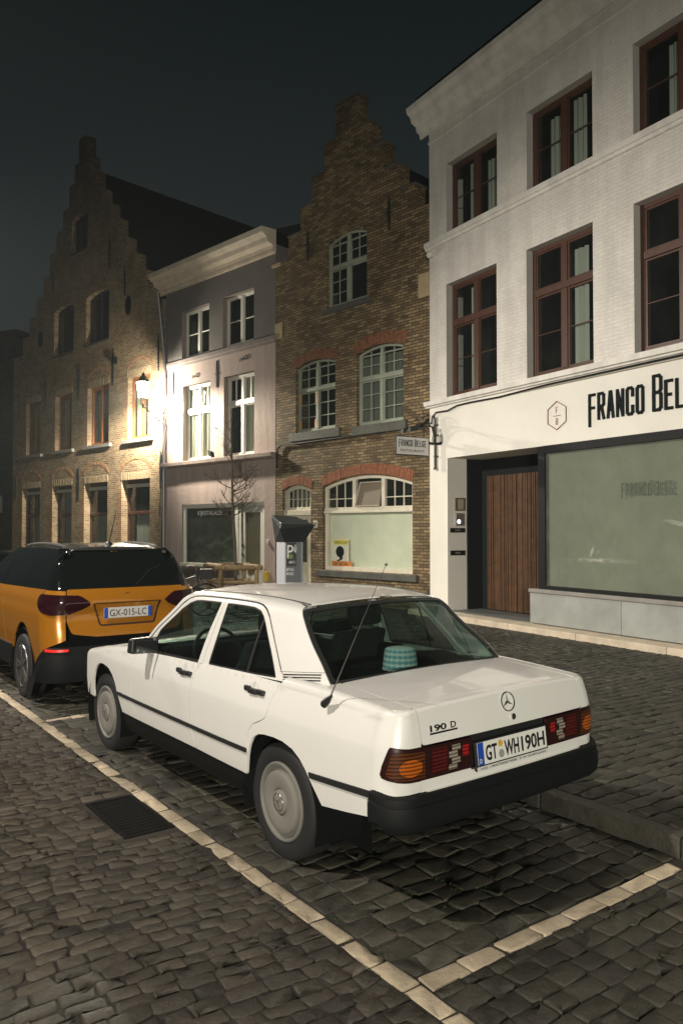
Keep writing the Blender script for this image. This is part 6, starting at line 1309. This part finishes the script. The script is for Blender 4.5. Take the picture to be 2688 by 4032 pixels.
# ================= hanging sign
def FWo(t,z,lx=.268): return Vector(FW.w(lx,-t,z))
def hanging_sign():
    o0=FWo(0,0); root=empty('hanging_sign','white hanging restaurant sign on an iron bracket at the corner of the white building','sign',loc=tuple(FWo(0,3.6)),rz=FW.a-PI/2)
    iron=mat('black_iron',(.014,.015,.016),.5); Y=lambda t:-t
    b=MB(); b.box(-.02,.02,-.085,-.045,3.12-3.6,4.17-3.6); b.hexa([(-.05,-.09,-.53),(.05,-.09,-.53),(.05,-.05,-.53),(-.05,-.05,-.53)],[(-.02,-.085,-.46),(.02,-.085,-.46),(.02,-.045,-.46),(-.02,-.045,-.46)])
    b.tube([(0,-.065,.56),(0,-.10,.60),(0,-.14,.59),(0,-.15,.56)],.018,8); b.tube([(0,.0,0.02),(0,-.26,.02)],.028,10); b.tube([(0,.0,.02),(.15,-.02,.02)],.032,10)
    for z in (.42,.2,-.25): b.box(-.03,.03,-.09,-.0,z-.015,z+.015)
    b.build('bracket',iron,root,bevel=.004,seg=1)
    for s,dz in ((-.12,.10),(.12,-.0)):
        b=MB(); P=[(0,-.09,.05+dz),(s*.3,-.12,.26+dz),(s*.7,-.19,.36+dz),(s,-.30,.36+dz),(s,-.50,.325),(s,-.62,.31)]; b.tube(P,.013,8); a=b.build('lamp_arm',iron,root,smooth=True)
        b=MB(); b.hexa([(s-.07,-.86,.20),(s+.07,-.86,.20),(s+.07,-.62,.25),(s-.07,-.62,.25)],[(s-.05,-.82,.31),(s+.05,-.82,.31),(s+.05,-.60,.35),(s-.05,-.60,.35)]); b.build('spot_head',iron,a,bevel=.015)
    z0,z1=3.335-3.6,3.735-3.6
    b=MB(); b.box(-.022,.022,-1.10,-.245,z0,z1); bo=b.build('sign_frame',iron,root,bevel=.02,seg=3)
    for s in (-1,1):
        b=MB(); b.box(min(s*.0225,s*.026),max(s*.0225,s*.026),-1.080,-.265,z0+.02,z1-.02); bd=b.build('sign_board',mat('sign_white',(.62,.60,.58),.5),bo,bevel=.012)
    # lettering on the face towards the street's near end: reads from the board's outer end inwards
    t=MB(); stroke_text(t,'FRANCO BELGE',0,0,.155,.0515,.0145,.0155,y=0,t=.002,big={7:1.12},drop={0:.035}); W=max(v[0] for v in t.v)
    fy=lambda a,k: -1.03+a*k
    k=.70/W; t.v=[(.0265+(-b_),fy(a,k),-.076+c*.86) for a,b_,c in t.v]; t.build('lettering',INK,bo)
    t,_=text_mb('RESTAURANT',0,0,.050,w=.62,t=.002,y=0); t.v=[(.0265-b_,-.99+a,-.188+c) for a,b_,c in t.v]; t.build('lettering',INK,bo,fix=False)
hanging_sign()
# ================= cables along the fronts
def cab(name,pts,r,label):
    b=MB(); b.tube(pts,r,6); o=b.build(name,BLACK,None,smooth=True); tag(o,label,'cable')
bp_=[FB.w(*(lambda h:(h[0],-.05,h[1]))(FB.hit(px,py,-.05))) for px,py in ((1090,1840),(1092,1770),(1105,1752),(1180,1745),(1350,1722),(1500,1700),(1600,1686),(1660,1672),(1690,1650))]
cab('cable',bp_,.022,'black cable strung across the brown brick house under its upper sills')
bp_=[FW.w(*(lambda h:(h[0],-.04,h[1]))(FW.hit(px,py,-.04))) for px,py in ((1697,1668),(1702,1640),(1716,1624),(1760,1617),(1800,1596),(1850,1584),(1960,1564),(2144,1516),(2400,1460),(2700,1394))]
cab('cable',bp_,.016,'thin black cable under the ledge above the restaurant lettering')
rng=random.Random(9)
b=MB()
for k in range(9):
    c=Vector(FW.w(-.03+rng.uniform(-.15,.1),-.16,4.15+rng.uniform(-.15,.15))); b.tube([c+Vector((rng.gauss(0,.12),rng.gauss(0,.05),rng.gauss(0,.12))) for _ in range(4)],.006,4)
o=b.build('cable',BLACK,None); tag(o,'tangle of loose black wires at the corner of the white building','cable')
b=MB(); z0,z1=4.42,4.335; b.tube([FW.w(x,-.02,4.335) for x in np.linspace(1.6,12,8)],.009,5); o=b.build('conduit',mat('beige_conduit',(.30,.27,.20),.6),None); tag(o,'thin beige conduit just above the restaurant lettering','conduit')
# ================= parking meter
def meter():
    root=empty('parking_meter','grey parking ticket machine with a dark sloping hood and pale notices','parking meter',loc=(-.80,11.9,0),rz=R(30))
    g=mat('meter_grey',(.27,.28,.30),.5); dk=mat('meter_dark',(.045,.052,.055),.5)
    b=MB(); b.box(-.16,.16,-.15,.15,0,1.62); b.build('housing',g,root,bevel=.02,seg=3)
    b=MB(); b.box(-.145,.11,-.165,-.151,.25,1.60); f=b.build('front_panel',mat('meter_panel',(.13,.14,.15),.5),root,bevel=.004)
    b=MB(); b.box(-.142,.03,-.170,-.166,1.24,1.60); b.build('parking_sign',dk,f)
    wh=mat('decal_white',(.72,.72,.70),.5)
    t,_=text_mb('P',-.125,1.36,.20,w=.10,t=.002,y=-.171); t.build('lettering',wh,f,fix=False)
    b=MB()
    for r in (.035,.058,.081): b.tube([(-.035+r*math.cos(a)*.8,-.172,1.50+r*1.5*math.sin(a)*.75) for a in np.linspace(-.8,.8,8)],.0045,5)
    b.build('wave_marks',wh,f)
    b=MB(); 
    for a in range(5): b.tube([(-.06,-.1725,1.385),(-.06+.04*math.cos(a*1.25+.4),-.1725,1.385+.04*math.sin(a*1.25+.4))],.010,5)
    b.build('flower_mark',mat('decal_green',(.22,.30,.08),.6),f)
    for s,z,h,w_ in (('4411',1.275,.045,.10),('BETAAL',1.165,.042,.125),('MOBIEL',1.10,.042,.125)):
        t,_=text_mb(s,-.10 if s=='4411' else -.135,z,h,w=w_,t=.002,y=-.171); t.build('lettering',wh,f,fix=False)
    for z0,z1 in ((.80,.945),(.50,.785)):
        b=MB(); b.box(-.14,.02,-.172,-.166,z0,z1); n_=b.build('notice',mat('notice_white',(.55,.57,.57),.5),f)
        b=MB(); k=z1-.03
        while k>z0+.02: b.box(-.09,.0,-.174,-.1722,k-.006,k); k-=.03
        b.box(-.13,-.10,-.174,-.1722,z0+.02,z1-.02); b.build('print',dk,n_)
    b=MB(); b.hexa([(-.17,-.17,1.605),(.17,-.17,1.605),(.17,.17,1.605),(-.17,.17,1.605)],[(-.30,-.27,1.80),(.30,-.27,1.86),(.22,.20,1.98),(-.20,.24,2.0)]); b.hexa([(-.30,-.27,1.801),(.30,-.27,1.861),(.22,.20,1.981),(-.20,.24,2.001)],[(-.27,-.27,1.88),(.27,-.27,1.87),(.21,.20,2.0),(-.19,.24,2.03)]); b.build('hood',mat('hood_dark',(.018,.022,.024),.45),root,bevel=.01)
meter()
# ================= young street tree with its guard
TX_,TY_=-2.47,17.5
def tree():
    rng=random.Random(21); bark=mat('bark',(.075,.062,.042),.85,var=.25,varscale=20,bump=(50,.5))
    root=empty('bare_street_tree','thin leafless young tree inside a low wooden guard','tree',loc=(TX_,TY_,0))
    b=MB(); P=[(0.09,0,0),(.07,0,.8),(.05,0,1.5),(.0,0,2.2),(-.02,0,3.0),(-.03,0,3.7),(-.06,.02,4.6)]; b.tube(P,[.045,.040,.036,.032,.024,.016,.005],8); b.build('trunk',bark,root,smooth=True)
    c=MB()
    def br(p,d,L,r,dep):
        n=4; pts=[p]; q=p.copy(); dd=d.copy()
        for i in range(n): dd=(dd+Vector((rng.gauss(0,.16),rng.gauss(0,.16),rng.gauss(.10,.12)))).normalized(); q=q+dd*L/n; pts.append(q.copy())
        c.tube(pts,[r*(1-.75*i/n) for i in range(n+1)],5,caps=False)
        if dep>0:
            for k in range(rng.choice([3,4])):
                i=rng.randint(1,n-1); a=(dd+Vector((rng.gauss(0,.7),rng.gauss(0,.7),rng.gauss(.35,.4)))).normalized(); br(pts[i],a,L*rng.uniform(.4,.62),r*.55,dep-1)
    for k in range(17):
        z=2.0+rng.random()**1.3*1.1; a=rng.uniform(-1.1,1.1) if k<12 else rng.uniform(2.2,4.1); br(Vector((.0,0,z)),Vector((math.cos(a),math.sin(a),.28)).normalized(),rng.uniform(.45,.75),.014,2)
    for k in range(7):
        z=3.1+rng.random()*1.0; a=rng.uniform(0,6.28); br(Vector((-.02,0,z)),Vector((math.cos(a),math.sin(a),.9)).normalized(),rng.uniform(.4,.8),.009,1)
    c.build('crown',bark,root,smooth=True,fix=False)
    g=empty('tree_guard','weathered wooden post and rail guard round the bare young tree','tree guard',loc=(TX_,TY_,0),rz=R(27)); wd=mat('weathered_wood',(.22,.15,.075),.8,var=.3,varscale=10,bump=(40,.4))
    s=.42
    for x,y in ((-s,-s),(s,-s),(s,s),(-s,s)): b=MB(); b.tube([(x,y,0),(x,y,.90)],.05,10); b.build('post',wd,g,smooth=True)
    for k,(a,c_) in enumerate((((-s,-s),(s,-s)),((s,-s),(s,s)),((s,s),(-s,s)),((-s,s),(-s,-s)))):
        d=Vector((c_[0]-a[0],c_[1]-a[1],0)).normalized()*.13
        b=MB(); b.tube([(a[0]-d.x,a[1]-d.y,.945+.012*k),(c_[0]+d.x,c_[1]+d.y,.945+.012*k)],.058,12); b.build('top_rail',wd,g,smooth=True)
        b=MB(); b.tube([(a[0],a[1],.62),(c_[0],c_[1],.62)],.042,10); b.build('lower_rail',wd,g,smooth=True)
tree()
# ================= bicycle
def bicycle():
    root=empty('bicycle','dark city bicycle with a chrome handlebar leaning near the tree guard','bicycle',loc=(-3.35,15.9,0),rz=R(10)); fr=mat('bike_frame',(.03,.032,.034),.35); 
    for x in (-.53,.53):
        b=MB(); b.M=Matrix.Translation((x,0,.34))@Matrix.Rotation(PI/2,4,'X'); b.tube([(.33*math.cos(a),.33*math.sin(a),0) for a in np.linspace(0,2*PI,37)[:-1]],.018,6,closed=True); w_=b.build('wheel',mat('tyre_rubber',(.014,.014,.015),.75),root,smooth=True)
        b=MB(); b.M=Matrix.Translation((x,0,.34))@Matrix.Rotation(PI/2,4,'X')
        for k in range(16): a=2*PI*k/16; b.tube([(0,0,0),(.32*math.cos(a),.32*math.sin(a),0)],.0022,3,caps=False)
        b.build('spokes',CHR,w_)
    b=MB(); S,H_,BB=(-.17,0,.80),(.36,0,.84),(-.06,0,.30)
    for a,c in ((BB,S),(BB,(.38,0,.68)),((-.14,0,.68),H_),((-.53,0,.34),BB),((-.53,0,.34),S),((.36,0,.86),(.40,0,.62)),((.40,0,.62),(.53,0,.34))): b.tube([a,c],.015,8)
    b.tube([S,(-.19,0,.97)],.012,8); b.build('frame',fr,root,smooth=True)
    b=MB(); b.hexa([(-.34,-.09,.96),(-.34,.09,.96),(-.05,.02,.97),(-.05,-.02,.97)],[(-.34,-.10,1.01),(-.34,.10,1.01),(-.04,.025,1.0),(-.04,-.025,1.0)]); b.build('saddle',BLKP,root,bevel=.02,seg=3)
    b=MB(); b.tube([(.36,0,.86),(.34,0,1.02)],.014,8); b.tube([(.14,-.30,1.02),(.24,-.28,1.05),(.34,-.1,1.04),(.34,.1,1.04),(.24,.28,1.05),(.14,.30,1.02)],.011,8); b.build('handlebar',CHR,root,smooth=True)
    b=MB(); b.box(.42,.68,-.16,.16,.78,.98); b.build('front_crate',mat('crate_black',(.02,.02,.022),.6),root,bevel=.01); b=MB(); b.tube([(.44,0,.75),(.47,0,.76)],.04,10); b.build('headlight',CHR,root,smooth=True)
bicycle()

# ================= night haze: the damp air the lamps glow in
hb=MB(); hb.box(-94,94,-94,94,-1.2,19); hz=hb.build('haze',None,None)
hm=bpy.data.materials.new('haze'); hm.use_nodes=True; n=hm.node_tree; n.nodes.clear(); o=n.nodes.new('ShaderNodeOutputMaterial'); v=n.nodes.new('ShaderNodeVolumePrincipled')
v.inputs['Color'].default_value=(.82,.93,.93,1); v.inputs['Density'].default_value=.0009; v.inputs['Anisotropy'].default_value=.25
n.links.new(v.outputs[0],o.inputs['Volume']); hz.data.materials.append(hm); tag(hz,kind='stuff')
